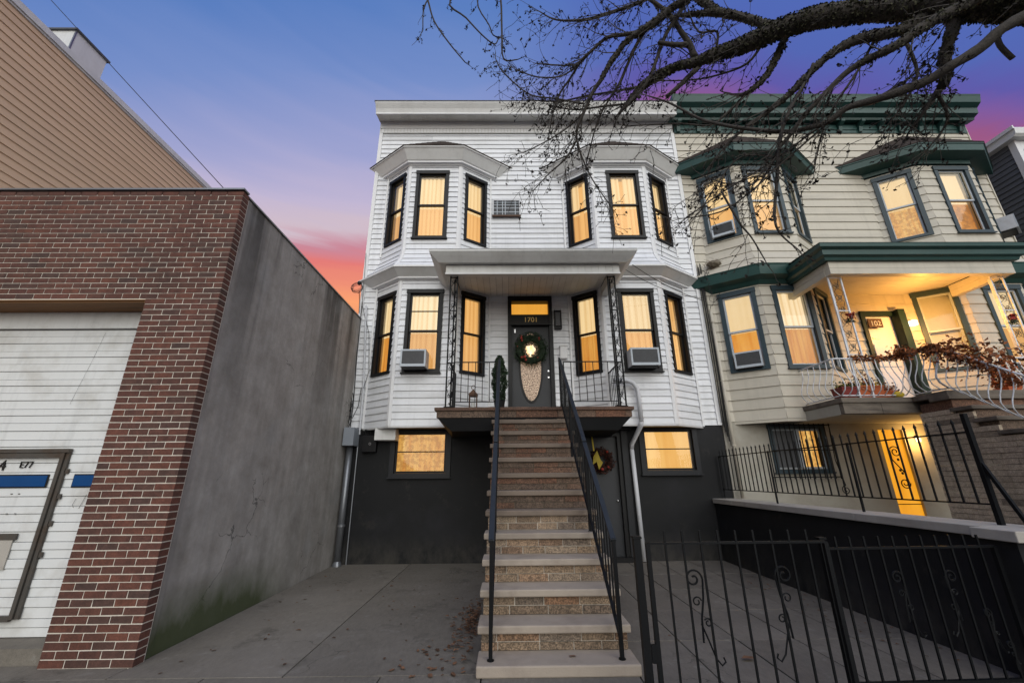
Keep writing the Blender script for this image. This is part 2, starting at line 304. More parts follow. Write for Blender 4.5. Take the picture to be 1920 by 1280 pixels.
MT['hallglow'] = glow('hall_light_spot', G(255, 196, 130), G(255, 244, 220), 1.7, 14)  # emission for the bright spot of hall light on the door glass
def glass():
    m = bpy.data.materials.new('window_glass'); m.use_nodes = True; nt = m.node_tree; nt.nodes.clear()
    o = _n(nt, 'ShaderNodeOutputMaterial'); t = _n(nt, 'ShaderNodeBsdfTransparent'); g = _n(nt, 'ShaderNodeBsdfGlossy'); g.inputs['Roughness'].default_value = .02
    t.inputs[0].default_value = (.97, .97, .96, 1)
    mxs = _n(nt, 'ShaderNodeMixShader'); f = _n(nt, 'ShaderNodeFresnel'); f.inputs[0].default_value = 1.5
    bp = _n(nt, 'ShaderNodeBump'); bp.inputs['Strength'].default_value = .08; bp.inputs['Distance'].default_value = .01
    nt.links.new(noise(nt, 2.5, 2, coord='P'), bp.inputs['Height']); nt.links.new(bp.outputs[0], g.inputs['Normal'])
    nt.links.new(f.outputs[0], mxs.inputs[0]); nt.links.new(t.outputs[0], mxs.inputs[1]); nt.links.new(g.outputs[0], mxs.inputs[2]); nt.links.new(mxs.outputs[0], o.inputs[0])
    return m
MT['glass'] = glass()
def pebble():
    m, nt, bs = new_mat('pebbled_door_glass')
    c = cramp(nt, noise(nt, 42, 3, coord='P'), [(.38, (.05, .03, .02)), (.5, (.25, .16, .10)), (.62, (.42, .30, .2))])
    v = cramp(nt, noise(nt, 10, 3, (1, 1, 2.5), .5, 'P'), [(.48, (1, 1, 1)), (.5, (.15, .1, .08)), (.52, (1, 1, 1))])
    c = mixc(nt, 1., c, v, 'MULTIPLY')
    nt.links.new(c, bs.inputs['Base Color']); nt.links.new(c, bs.inputs['Emission Color']); bs.inputs['Emission Strength'].default_value = .35; bs.inputs['Roughness'].default_value = .2
    return m
MT['pebble'] = pebble()

# ------------------------------------------------------------------ mesh helpers
class MB:
    def __init__(s): s.v = []; s.f = []; s.mi = []
    def add(s, vs, fs, mi=0):
        b = len(s.v); s.v += [tuple(v) for v in vs]; s.f += [tuple(b+i for i in f) for f in fs]; s.mi += [mi]*len(fs)
    def box(s, x0, x1, y0, y1, z0, z1, mi=0):
        s.add([(x0, y0, z0), (x1, y0, z0), (x1, y1, z0), (x0, y1, z0), (x0, y0, z1), (x1, y0, z1), (x1, y1, z1), (x0, y1, z1)], BF, mi)
    def hexa(s, p, mi=0): s.add(p, BF, mi)       # 8 points, box order
    def obox(s, o, ax, ay, az, mi=0):            # o corner, three edge vectors
        o = Vector(o); ax = Vector(ax); ay = Vector(ay); az = Vector(az)
        s.hexa([o, o+ax, o+ax+ay, o+ay, o+az, o+ax+az, o+ax+ay+az, o+ay+az], mi)
    def tube(s, pts, r, n=6, mi=0, caps=True):
        pts = [Vector(p) for p in pts]
        if len(pts) < 2: return
        rs = r if isinstance(r, (list, tuple)) else [r]*len(pts)
        base = len(s.v); prev = None
        for i, p in enumerate(pts):
            t = (pts[min(i+1, len(pts)-1)]-pts[max(i-1, 0)])
            if t.length < 1e-9: t = Vector((0, 0, 1))
            t.normalize()
            if prev is None:
                a = Vector((0, 0, 1)) if abs(t.z) < .9 else Vector((1, 0, 0))
                u = t.cross(a).normalized()
            else:
                u = (prev - t*prev.dot(t))
                u = u.normalized() if u.length > 1e-6 else t.orthogonal().normalized()
            prev = u; w = t.cross(u)
            for k in range(n):
                a = 2*math.pi*k/n
                s.v.append(tuple(p+(u*math.cos(a)+w*math.sin(a))*rs[i]))
        for i in range(len(pts)-1):
            for k in range(n):
                a = base+i*n+k; b = base+i*n+(k+1) % n
                s.f.append((a, b, b+n, a+n)); s.mi.append(mi)
        if caps:
            s.f.append(tuple(base+k for k in reversed(range(n)))); s.mi.append(mi)
            e = base+(len(pts)-1)*n; s.f.append(tuple(e+k for k in range(n))); s.mi.append(mi)
    def sq(s, a, b, w, h=None, mi=0, upv=(0, 0, 1)):  # square bar from a to b
        a = Vector(a); b = Vector(b); h = h or w; t = (b-a).normalized(); u = Vector(upv)
        if abs(t.dot(u)) > .98: u = Vector((0, 1, 0))
        sx = t.cross(u).normalized(); sy = sx.cross(t)
        s.obox(a-sx*w/2-sy*h/2, sx*w, sy*h, b-a, mi)
    def leafquad(s, p, size, mi=0, ar=.6):
        d = Vector((U(-1, 1), U(-1, 1), U(-1, 1))).normalized(); e = d.orthogonal().normalized(); e = (e*math.cos(U(0, 6))+d.cross(e)*math.sin(U(0, 6))).normalized()
        p = Vector(p); nrm = d.cross(e)*size*.18
        s.add([p-d*size, p+e*size*ar+nrm, p+d*size, p-e*size*ar+nrm], [(0, 1, 2), (0, 2, 3)], mi)
    def blob(s, c, r, n=8, m=5, sc=(1, 1, 1), j=0., mi=0):
        base = len(s.v)
        for i in range(1, m):
            th = math.pi*i/m
            for k in range(n):
                a = 2*math.pi*k/n; q = 1+U(-j, j)
                s.v.append((c[0]+r*sc[0]*math.sin(th)*math.cos(a)*q, c[1]+r*sc[1]*math.sin(th)*math.sin(a)*q, c[2]+r*sc[2]*math.cos(th)*q))
        for i in range(m-2):
            for k in range(n):
                a = base+i*n+k; b = base+i*n+(k+1) % n
                s.f.append((a, a+n, b+n, b)); s.mi.append(mi)
        s.f.append(tuple(base+k for k in range(n))); s.mi.append(mi)
        s.f.append(tuple(base+(m-2)*n+k for k in reversed(range(n)))); s.mi.append(mi)
    def lathe(s, c, prof, n=14, mi=0):
        base = len(s.v)
        for (r, z) in prof:
            for k in range(n):
                a = 2*math.pi*k/n; s.v.append((c[0]+r*math.cos(a), c[1]+r*math.sin(a), c[2]+z))
        for i in range(len(prof)-1):
            for k in range(n):
                a = base+i*n+k; b = base+i*n+(k+1) % n
                s.f.append((a, b, b+n, a+n)); s.mi.append(mi)
        s.f.append(tuple(base+k for k in reversed(range(n)))); s.mi.append(mi)
        e = base+(len(prof)-1)*n; s.f.append(tuple(e+k for k in range(n))); s.mi.append(mi)
    def build(s, name, mat, parent=None, smooth=False, bevel=0., kind=None, label=None):
        me = bpy.data.meshes.new(name); me.from_pydata(s.v, [], s.f)
        for m_ in (mat if isinstance(mat, (list, tuple)) else [mat]): me.materials.append(MT[m_] if isinstance(m_, str) else m_)
        if isinstance(mat, (list, tuple)): me.polygons.foreach_set('material_index', s.mi)
        if smooth: me.polygons.foreach_set('use_smooth', [True]*len(me.polygons))
        me.update()
        o = bpy.data.objects.new(name, me); COL.objects.link(o)
        attach(o, parent)
        if bevel:
            b = o.modifiers.new('bevel', 'BEVEL'); b.width = bevel; b.segments = 2; b.limit_method = 'ANGLE'
        if kind: o['kind'] = kind
        if label: o['label'] = label
        return o
BF = [(0, 3, 2, 1), (4, 5, 6, 7), (0, 1, 5, 4), (1, 2, 6, 5), (2, 3, 7, 6), (3, 0, 4, 7)]
WORLDLOC = {}
def attach(o, parent):
    if parent is None: return
    o.parent = parent
    off = WORLDLOC.get(parent.name)
    if off is not None: o.location = Vector(o.location) - off
def thing(name, label, cat, loc=(0, 0, 0), group=None):
    e = bpy.data.objects.new(name, None); COL.objects.link(e); e.empty_display_size = .2
    e.location = loc; WORLDLOC[e.name] = Vector(loc)
    e['label'] = label; e['category'] = cat
    if group: e['group'] = group
    return e
def tag(o, label, cat, group=None):
    o['label'] = label; o['category'] = cat
    if group: o['group'] = group
    return o
def struct(o): o['kind'] = 'structure'; return o
def one(fn, *a, **k):
    m = MB(); fn(m, *a, **k); return m
def boxo(name, mat, parent, *a, bevel=0., **k):
    m = MB(); m.box(*a); return m.build(name, mat, parent, bevel=bevel, **k)
def copy_thing(src, loc, label, group=None):
    c = src.copy(); COL.objects.link(c); c.location = loc; WORLDLOC[c.name] = Vector(loc); c['label'] = label
    if group: c['group'] = group
    for ch in list(src.children):
        d = ch.copy(); COL.objects.link(d); d.parent = c
        for g in list(ch.children):
            e = g.copy(); COL.objects.link(e); e.parent = d
    return c
def holes_wall(m, x0, x1, z0, z1, y0, y1, holes):
    xs = sorted({x0, x1} | {h[0] for h in holes} | {h[1] for h in holes}); zs = sorted({z0, z1} | {h[2] for h in holes} | {h[3] for h in holes})
    for a, b in zip(xs, xs[1:]):
        run = None
        for c, d in zip(zs, zs[1:]):
            cx, cz = (a+b)/2, (c+d)/2
            solid = not any(h[0] < cx < h[1] and h[2] < cz < h[3] for h in holes)
            if solid: run = (run[0], d) if run else (c, d)
            if (not solid or d == zs[-1]) and run: m.box(a, b, y0, y1, run[0], run[1]); run = None
def spiral(c, ax, ay, r0, r1, a0, turns, n=26):
    c = Vector(c); ax = Vector(ax); ay = Vector(ay); out = []
    for i in range(n+1):
        t = i/n; a = a0+turns*2*math.pi*t; r = r0+(r1-r0)*t
        out.append(c+ax*(math.cos(a)*r)+ay*(math.sin(a)*r))
    return out
def text(name, body, loc, size, mat, parent, rot=(math.pi/2, 0, 0), ext=.004):
    cu = bpy.data.curves.new(name, 'FONT'); cu.body = body; cu.size = size; cu.extrude = ext; cu.align_x = 'CENTER'
    cu.materials.append(MT[mat]); o = bpy.data.objects.new(name, cu); COL.objects.link(o)
    bpy.context.view_layer.update(); me = bpy.data.meshes.new_from_object(o.evaluated_get(bpy.context.evaluated_depsgraph_get())); bpy.data.objects.remove(o)
    o = bpy.data.objects.new(name, me); COL.objects.link(o); o.location = loc; o.rotation_euler = rot
    attach(o, parent); return o

# ------------------------------------------------------------------ ground
struct(boxo('ground', 'asphalt', None, -300, 300, -300, 400, -.6, -.09))
road = struct(boxo('road', 'asphalt', None, -60, 60, -12, -1.5, -.2, -.082))
def slabs(owner_name, mat, xs, ys, z=0., gap=.006):
    base = MB(); base.box(xs[0]+.01, xs[-1]-.01, ys[0]+.01, ys[-1]-.01, -.085, z-.03)
    ow = struct(base.build(owner_name, 'asphalt'))
    for a, b in zip(xs, xs[1:]):
        for c, d in zip(ys, ys[1:]):
            m = MB(); t = U(-.002, .002); m.box(a+gap, b-gap, c+gap, d-gap, -.07, z+t)
            m.build('concrete_slab', mat, ow, bevel=.004)
slabs('driveway', 'slab', [-3.44, -1.945, -.24], [4.25, 9.11])
slabs('path', 'slab', [-.24, 1.10], [3.3, 4.25])
slabs('yard', 'paver', [1.10, 1.74, 2.34, 2.94, 3.56, 4.28], [3.95, 4.95, 5.95, 6.95, 7.95, 9.11], z=.002)
slabs('pavement', 'slab', [-12, -8.6, -7.1, -5.6, -4.1, -2.6, -1.1, -.24], [-1.3, .6, 2.5, 4.25], z=-.002)
slabs('sidewalk', 'slab', [1.10, 2.6, 4.1, 5.6, 8, 12], [-1.3, .6, 2.5, 3.64], z=-.002)
slabs('pavement', 'slab', [-12, -8.6, -6.4, -3.44], [4.25, 4.545], z=-.004)
struct(boxo('garage_threshold', 'slab', None, -8.4, -4.27, 4.55, 4.86, -.05, .13))
struct(boxo('kerb', 'cap', None, -12, 12, -1.5, -1.31, -.2, .0))
m = MB(); m.box(-.23, 1.09, -1.3, 3.29, -.08, -.003); struct(m.build('walkway', 'slab'))
m = MB(); m.box(1.10, 4.3, 3.641, 3.94, -.08, -.001); struct(m.build('walkway', 'slab'))
m = MB(); m.box(4.62, 16, 3.95, 9.1, -.08, .32); struct(m.build('neighbour_yard', 'paver'))

# ------------------------------------------------------------------ siding machinery
BOARDS = {}
def board(key, P0, P1, Q0, Q1, n0, n1, z0, z1, bot=.019, top=-.003):
    """P0,P1 plan points of the lower edge, Q0,Q1 of the upper edge; n outward normal"""
    def p(pt, n, o, z): return (pt[0]+n[0]*o, pt[1]+n[1]*o, z)
    v = [p(P0, n0, bot, z0), p(P1, n0, bot, z0), p(P1, n0, -.012, z0), p(P0, n0, -.012, z0),
         p(Q0, n0, top, z1+.004), p(Q1, n0, top, z1+.004), p(Q1, n0, -.012, z1+.004), p(Q0, n0, -.012, z1+.004)]
    L = math.hypot(P1[0]-P0[0], P1[1]-P0[1])
    if L > 2.3 and key in ('wh', 'nh'):        # butt joint
        s = U(.3, .7); g = .0022/L; mxp = lambda A, B, f: (A[0]+(B[0]-A[0])*f, A[1]+(B[1]-A[1])*f)
        board(key, P0, mxp(P0, P1, s-g), Q0, mxp(Q0, Q1, s-g), n0, n1, z0, z1, bot, top)
        board(key, mxp(P0, P1, s+g), P1, mxp(Q0, Q1, s+g), Q1, n0, n1, z0, z1, bot+.0015, top+.0015); return
    jj = U(-.0015, .0015); bot += jj
    c = ((P0[0]+P1[0])/2, (P0[1]+P1[1])/2)
    dist = math.sqrt(c[0]**2+c[1]**2+(z0-1.6)**2)
    BOARDS.setdefault(key, []).append((min(L, 3.5)*(z1-z0)/dist, v))
def flush_boards(key, parent, mat, name='siding_board', limit=285):
    bs = sorted(BOARDS.pop(key), key=lambda t: -t[0])
    for _, v in bs[:limit]:
        m = MB(); m.hexa(v); m.build(name, mat, parent)
    if bs[limit:]:
        m = MB()
        for _, v in bs[limit:]: m.hexa(v)
        m.build(name, mat, parent, kind='stuff')
def clad(key, Lf, Rf, z0, z1, expo, holes=(), org=None, phase=None):
    """Lf(z), Rf(z) plan points; holes (u0,u1,z0,z1) measured from the face centre"""
    rows = []; z = z0
    while z < z1-.01: rows.append((z, min(z+expo, z1))); z += expo
    for a, b in rows:
        l0, r0, l1, r1 = Lf(a), Rf(a), Lf(b), Rf(b)
        d = Vector((r0[0]-l0[0], r0[1]-l0[1])); ln = d.length
        if ln < .03: continue
        t = d/ln; n = (t.y, -t.x)
        c0 = Vector(((l0[0]+r0[0])/2, (l0[1]+r0[1])/2)); c1 = Vector(((l1[0]+r1[0])/2, (l1[1]+r1[1])/2))
        if org is not None: c0 = Vector(org); c1 = Vector(org)
        uL0 = (Vector(l0)-c0).dot(t); uR0 = (Vector(r0)-c0).dot(t); uL1 = (Vector(l1)-c1).dot(t); uR1 = (Vector(r1)-c1).dot(t)
        cuts = sorted([h for h in holes if h[2] < b-.002 and h[3] > a+.002])
        segs = []; cur = None
        def put(ua0, ub0, ua1, ub1, za, zb):
            if ub0-ua0 < .012 or zb-za < .008: return
            board(key, c0+t*ua0, c0+t*ub0, c1+t*ua1, c1+t*ub1, n, n, za, zb)
        sa0, sa1 = uL0, uL1
        for h in cuts:
            put(sa0, h[0], sa1, h[0], a, b)
            if h[2] > a+.008: put(h[0], h[1], h[0], h[1], a, h[2])
            if h[3] < b-.008: put(h[0], h[1], h[0], h[1], h[3], b)
            sa0 = sa1 = h[1]
        put(sa0, uR0, sa1, uR1, a, b)
def window(parent, c, t, z0, w, h, frame='black_trim', sash='black_trim', glow=('glow_up', 'glow_lo'), cw=.075, mid=.5, rails=(), fold=.03, proud=.04, sill=True, blank=None, single=False, wavy=True):
    """c plan centre of the opening on the wall face, t unit vector to the right seen from outside"""
    c = Vector((c[0], c[1], 0)); t = Vector((t[0], t[1], 0)).normalized(); n = Vector((t.y, -t.x, 0)); Z = Vector((0, 0, 1))
    def P(u, o, z): return c+t*u+n*o+Z*z
    def bx(m, u0, u1, o0, o1, a, b, mi=0):
        m.hexa([P(u0, o1, a), P(u1, o1, a), P(u1, o0, a), P(u0, o0, a), P(u0, o1, b), P(u1, o1, b), P(u1, o0, b), P(u0, o0, b)], mi)
    m = MB(); hw = w/2; z1 = z0+h
    bx(m, -hw-cw, -hw, -.13, proud, z0, z1); bx(m, hw, hw+cw, -.13, proud, z0, z1)
    bx(m, -hw-cw-.012, hw+cw+.012, -.13, proud+.012, z1, z1+cw*1.25); bx(m, -hw-cw, hw+cw, -.13, proud+.002, z0-cw*.75, z0)
    bx(m, -hw-cw+.01, hw+cw-.01, -.30, -.28, z0-.02, z1+.02)
    f = m.build('window', frame, parent)
    if sill:
        m = MB(); bx(m, -hw-cw-.02, hw+cw+.02, .0, proud+.035, z0-cw*.75-.03, z0-cw*.75-.001); m.build('sill', frame, f)
    zm = z0+h*mid; sw = .042
    def sashring(a, b, o):
        m = MB()
        bx(m, -hw+.002, -hw+sw, o-.03, o, a, b); bx(m, hw-sw, hw-.002, o-.03, o, a, b); bx(m, -hw+sw, hw-sw, o-.03, o, a, a+sw); bx(m, -hw+sw, hw-sw, o-.03, o, b-sw, b)
        m.build('sash', sash, f)
        m = MB(); m.add([P(-hw+sw, o-.016, a+sw), P(hw-sw, o-.016, a+sw), P(hw-sw, o-.016, b-sw), P(-hw+sw, o-.016, b-sw)], [(0, 1, 2, 3)]); m.build('pane', 'glass', f)
    if single: sashring(z0+.002, z1-.002, -.02)
    else:
        sashring(zm-.02, z1-.002, -.012); sashring(z0+.002, zm+.022, -.046)
    for rz in rails:
        m = MB(); bx(m, -hw+sw, hw-sw, -.03, -.008, z0+h*rz-.011, z0+h*rz+.011); m.build('muntin', sash, f)
    # curtains with folds (upper and lower part)
    def curtain(a, b, mt, gap=0., ph=0.):
        m = MB(); vs = []; fo = []; k = 52.
        spans = [(-hw+.001, -gap/2), (gap/2, hw-.001)] if gap and wavy else [(-hw+.001, hw-.001)]
        N = int(w*150) if wavy else 1
        for (u0, u1) in spans:
            n_ = max(1, int(N*(u1-u0)/w)) if wavy else 1; base = len(vs)
            for i in range(n_+1):
                u = u0+(u1-u0)*i/n_
                if wavy:
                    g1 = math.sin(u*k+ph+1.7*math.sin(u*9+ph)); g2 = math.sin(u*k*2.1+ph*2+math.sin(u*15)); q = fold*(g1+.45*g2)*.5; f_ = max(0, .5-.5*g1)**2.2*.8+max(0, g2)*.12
                else: q = 0; f_ = 0
                vs += [P(u, -.19+q, a), P(u, -.19+q*.7, b)]; fo += [f_, f_]
            m.add(vs[base:], [(2*i, 2*i+2, 2*i+3, 2*i+1) for i in range(n_)])
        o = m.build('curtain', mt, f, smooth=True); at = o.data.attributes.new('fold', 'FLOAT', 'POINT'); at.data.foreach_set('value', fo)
    ph0 = U(0, 6); gp = rng.choice((0, 0, .05, .10)) if wavy else 0
    if gp:
        m = MB(); m.add([P(-hw+.002, -.27, z0+.002), P(hw-.002, -.27, z0+.002), P(hw-.002, -.27, z1-.002), P(-hw+.002, -.27, z1-.002)], [(0, 1, 2, 3)]); m.build('room_glow_sheet', 'glow_shade', f)  # glowing sheet stands in for the lit room behind the parted curtains
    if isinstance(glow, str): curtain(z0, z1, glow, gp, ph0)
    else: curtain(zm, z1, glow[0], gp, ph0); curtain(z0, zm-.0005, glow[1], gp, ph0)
    # reveal closing the opening
    m = MB()
    bx(m, -hw-.012, -hw, -.28, -.132, z0, z1); bx(m, hw, hw+.012, -.28, -.132, z0, z1); bx(m, -hw, hw, -.28, -.132, z1, z1+.012); bx(m, -hw, hw, -.28, -.132, z0-.012, z0)
    m.build('reveal', 'offwhite', f)
    if blank:
        m = MB(); bx(m, blank[0], blank[1], -.008, .002, blank[2], blank[3]); m.build('opaque_pane', sash, f)
    return f
class Foot:
    """bay plan: base b0..b1 on wall y=W, front f0..f1 at W-d, offset outward by o"""
    def __init__(s, b0, f0, f1, b1, W, d): s.p = [(b0, W), (f0, W-d), (f1, W-d), (b1, W)]; s.W = W; s.d = d
    def off(s, o):
        P = [Vector(q) for q in s.p]; ls = []
        for a, b in zip(P, P[1:]):
            t = (b-a).normalized(); n = Vector((t.y, -t.x)); ls.append((a+n*o, t))
        def isect(l1, l2):
            (a, t), (b, u) = l1, l2; cr = t.x*u.y-t.y*u.x; k = ((b-a).x*u.y-(b-a).y*u.x)/cr
            return a+t*k
        wl = (Vector((0, s.W)), Vector((1, 0)))
        return [isect(ls[0], wl), isect(ls[0], ls[1]), isect(ls[1], ls[2]), isect(ls[2], wl)]
    def sweep(s, prof):
        m = MB(); rings = [[(q.x, q.y, z) for q in s.off(o)] for o, z in prof]; N = len(prof)
        vs = [p for r in rings for p in r]; fs = []
        for i in range(N):
            j = (i+1) % N
            for k in range(3): fs.append((i*4+k, i*4+k+1, j*4+k+1, j*4+k))
        m.add(vs, fs); return m
def slope_pts(foot, o, zr, z_peak, xp=None):
    q = foot.off(o); c = ((q[0].x+q[3].x)/2) if xp is None else xp
    return [(p.x, p.y, zr) for p in q]+[(c, foot.W-.02, z_peak)]

# ================================================================== WHITE HOUSE
W = 9.1
XL, XR = -3.53, 4.67
wh = thing('row_house', 'white clapboard row house with black window trim, four bay windows and a black basement', 'house', (.57, 9.1, 0))
EX = .147
bL = Foot(-3.14, -2.47, -1.17, -.44, W, .5); bR = Foot(1.47, 2.15, 3.50, 4.25, W, .5)
# body behind the cladding (roof, party walls)
m = MB(); m.box(XL+.01, XR-.01, W+.31, W+10, 2.6, 11.2); m.build('wall', 'trim', wh)
m = MB(); m.box(XL-.01, XL+.012, W+.0, W+9.9, 2.62, 11.1); m.build('wall', 'trim', wh)
m = MB(); m.box(XL-.02, XR, W-.1, W+10, 11.2, 11.29); m.build('roof', 'shingle', wh)
def flare(z): return .28*max(0, min(1, (6.78-z)/.62))**1.9
dh = (-.0, 1.055, 2.8, 5.86)        # door opening x0,x1,z0,z1
# flat wall, cut round the bays
def fixed(x): return lambda z: (x, W)
for z0, z1, cutL, cutR in ((2.65, 10.70, None, None),):
    clad('wh', fixed(XL+.09), lambda z: (bL.off(flare(z))[0].x if 6.16 < z < 6.8 else -3.14, W), 2.65, 9.15, EX)
    clad('wh', lambda z: (-.44, W), lambda z: (1.47, W), 2.8, 9.15, EX, holes=[(dh[0], dh[1], dh[2]-.1, dh[3]), (-.39, .35, 7.97, 8.52)], org=(0, W))
    clad('wh', lambda z: (4.25, W), fixed(XR-.09), 2.65, 9.15, EX)
    clad('wh', fixed(XL+.09), fixed(XR-.09), 9.15, 10.68, EX)
for x0, x1 in ((XL, XL+.09), (XR-.09, XR)):
    boxo('corner_board', 'trim', wh, x0, x1, W-.035, W+.3, 2.65, 10.70)
# bays
wl = dict(z0=3.80, h=1.80); wu = dict(z0=7.10, h=1.80)
for foot, wx, tall in ((bL, -1.87, 0), (bR, 2.92, 1)):
    for lev, (za, zb, wz) in enumerate(((2.62, 5.94, wl), (6.17, 9.16, wu))):
        fl = flare if lev else (lambda z: 0.)
        for k in range(3):
            Lf = (lambda z, k=k, fl=fl: tuple(foot.off(fl(z))[k])); Rf = (lambda z, k=k, fl=fl: tuple(foot.off(fl(z))[k+1]))
            P0, P1 = foot.off(0)[k], foot.off(0)[k+1]; t = (P1-P0).normalized(); ln = (P1-P0).length
            ww = .67 if k == 1 else .49
            uc = (wx-(P0.x+P1.x)/2) if k == 1 else 0.
            hz = wz['z0']; hh = wz['h']
            clad('wh', Lf, Rf, za, zb, EX, holes=[(uc-ww/2-.05, uc+ww/2+.05, hz-.04, hz+hh+.05)])
            cc = (P0+P1)/2+t*uc
            if k == 1 and not lev and not tall: g = ('glow_pale', 'glow_shade'); rl = (.76,)
            elif k == 1 and not lev: g = ('glow_pale', 'glow_lo'); rl = ()
            elif not lev: g = ('glow_shade', 'glow_lo') if k == 2 else ('glow_up', 'glow_deep'); rl = ()
            else: g = ('glow_up', 'glow_lo'); rl = ()
            window(wh, cc, t, hz, ww, hh, glow=g, rails=rl, sill=(k == 1), cw=.075 if k == 1 else .07)
        # corner boards following the flare
        for k in (1, 2):
            m = MB(); zs = [za]+([6.3, 6.45, 6.6, 6.8] if lev else [])+[zb]; rings = []
            for z in zs:
                o = fl(z); c = foot.off(o+.022)[k]; q = foot.off(o+.022); a = (q[k-1]-c).normalized(); b = (q[k+1]-c).normalized(); ci = foot.off(o-.02)[k]
                wa = .06
                rings.append([(c+a*wa), c, (c+b*wa), (c+b*wa+(ci-c)), ci, (c+a*wa+(ci-c))])
            vs = [(p.x, p.y, z) for r, z in zip(rings, zs) for p in r]; fs = []
            for i in range(len(zs)-1):
                for j in range(6): a_, b_ = i*6+j, i*6+(j+1) % 6; fs.append((a_, b_, b_+6, a_+6))
            fs.append(tuple(range(6))); fs.append(tuple((len(zs)-1)*6+j for j in range(6)))
            m.add(vs, fs); m.build('corner_board', 'trim', wh)
        for k, sg in ((0, 1), (3, -1)):
            x = foot.p[k][0]
            boxo('corner_board', 'trim', wh, x-.03 if sg > 0 else x-.01, x+.01 if sg > 0 else x+.03, W-.045, W-.0, za if not lev else 6.8, zb)
    # crown between the storeys, crown on top, underside, roof
    foot.sweep([(-.02, 5.995), (.11, 5.995), (.285, 6.125), (.31, 6.13), (.31, 6.167), (-.02, 6.169)]).build('crown_moulding', 'crown', wh)
    foot.sweep([(-.02, 5.93), (.04, 5.93), (.05, 5.945), (.10, 5.95), (.10, 5.993), (-.02, 5.993)]).build('crown_band', 'trim', wh)
    foot.sweep([(-.02, 9.232), (.13, 9.232), (.15, 9.25), (.30, 9.475), (.325, 9.48), (.325, 9.51), (-.02, 9.53)]).build('crown_moulding', 'crown', wh)
    foot.sweep([(-.02, 9.15), (.04, 9.15), (.055, 9.18), (.12, 9.185), (.12, 9.23), (-.02, 9.23)]).build('crown_band', 'trim', wh)
    foot.sweep([(-.02, 2.585), (.0, 2.585), (.012, 2.60), (.012, 2.619), (-.02, 2.619)]).build('drip_edge', 'trim', wh)
    q = foot.off(0); m = MB(); m.add([(p.x, p.y, 2.60) for p in q], [(0, 1, 2, 3)]); m.build('soffit', 'black_trim', wh)
    q = foot.off(.34); m = MB(); v = [(p.x, p.y, 9.514) for p in q]+[((q[0].x+q[3].x)/2, W-.02, 10.42), ((q[0].x+q[3].x)/2, W-.02, 9.515)]
    m.add(v, [(0, 1, 4), (1, 2, 4), (2, 3, 4), (0, 1, 2, 3)]); rf = m.build('roof', 'shingle', wh)
    m = MB(); ctr = Vector(v[4])
    for i in range(3):                       # courses of shingles on each hip
        A, B = Vector(v[i]), Vector(v[i+1]); nc = 7
        for j in range(nc):
            s0, s1 = j/nc, (j+1.25)/nc
            s1 = min(s1, .98); a0, b0 = A.lerp(ctr, s0), B.lerp(ctr, s0); a1, b1 = A.lerp(ctr, s1), B.lerp(ctr, s1); cnt = max(2, int((b0-a0).length/.22))
            for c_ in range(cnt):
                p0, p1 = a0.lerp(b0, (c_+.03)/cnt), a0.lerp(b0, (c_+.97)/cnt); p2, p3 = a1.lerp(b1, (c_+.97)/cnt), a1.lerp(b1, (c_+.03)/cnt)
                dz = Vector((0, 0, .022)); d2 = Vector((0, 0, .006)); m.hexa([p0, p1, p2, p3, p0+dz, p1+dz, p2+d2, p3+d2])
    m.build('shingle', 'shingle', rf, kind='stuff')
flush_boards('wh', wh, 'siding')
# cornice
def xsweep(m, x0, x1, prof, mi=0, x0b=None):
    n = len(prof); v = [(x0, y, z) for y, z in prof]+[(x1, y, z) for y, z in prof]
    m.add(v, [(i, (i+1) % n, (i+1) % n+n, i+n) for i in range(n)]+[tuple(range(n-1, -1, -1)), tuple(range(n, 2*n))], mi)
m = MB(); xsweep(m, XL-.03, XR-.02, [(W, 11.10), (8.76, 11.035), (8.76, 11.015), (8.72, 11.015), (8.71, 11.06), (8.67, 11.15), (8.60, 11.26), (8.58, 11.30), (W, 11.33)]); cn = m.build('cornice', 'crown', wh)
m = MB(); xsweep(m, XL-.05, XR-.02, [(8.585, 11.302), (8.57, 11.33), (W, 11.35), (W, 11.331)]); m.build('metal_edge', 'acgrille', cn)
m = MB(); xsweep(m, XL-.02, XR-.02, [(8.735, 11.012), (8.695, 11.012), (8.695, 10.99), (8.735, 10.99)]); m.build('lip', 'trim', cn)
n_ = 64
for i in range(n_):
    x = XL+.02+(XR-XL-.06)*i/n_; w_ = (XR-XL-.06)/n_
    m = MB(); m.hexa([(x+.004, 8.745, 11.028), (x+w_-.004, 8.745, 11.028), (x+w_-.004, W-.04, 11.085), (x+.004, W-.04, 11.085), (x+.004, 8.745, 11.034), (x+w_-.004, 8.745, 11.034), (x+w_-.004, W-.04, 11.095), (x+.004, W-.04, 11.095)]); m.build('soffit_panel', 'soffit', cn)
boxo('frieze', 'trim', wh, XL+.0, XR-.02, W-.045, W, 10.86, 11.085)
boxo('frieze', 'soffit', wh, XL+.0, XR-.02, W-.03, W, 10.70, 10.857)
m = MB()
for i in range(90): x = XL+.05+i*.09; m.box(x, x+.07, W-.038, W-.028, 10.71, 10.85)
m.build('beading', 'trim', wh, kind='stuff')

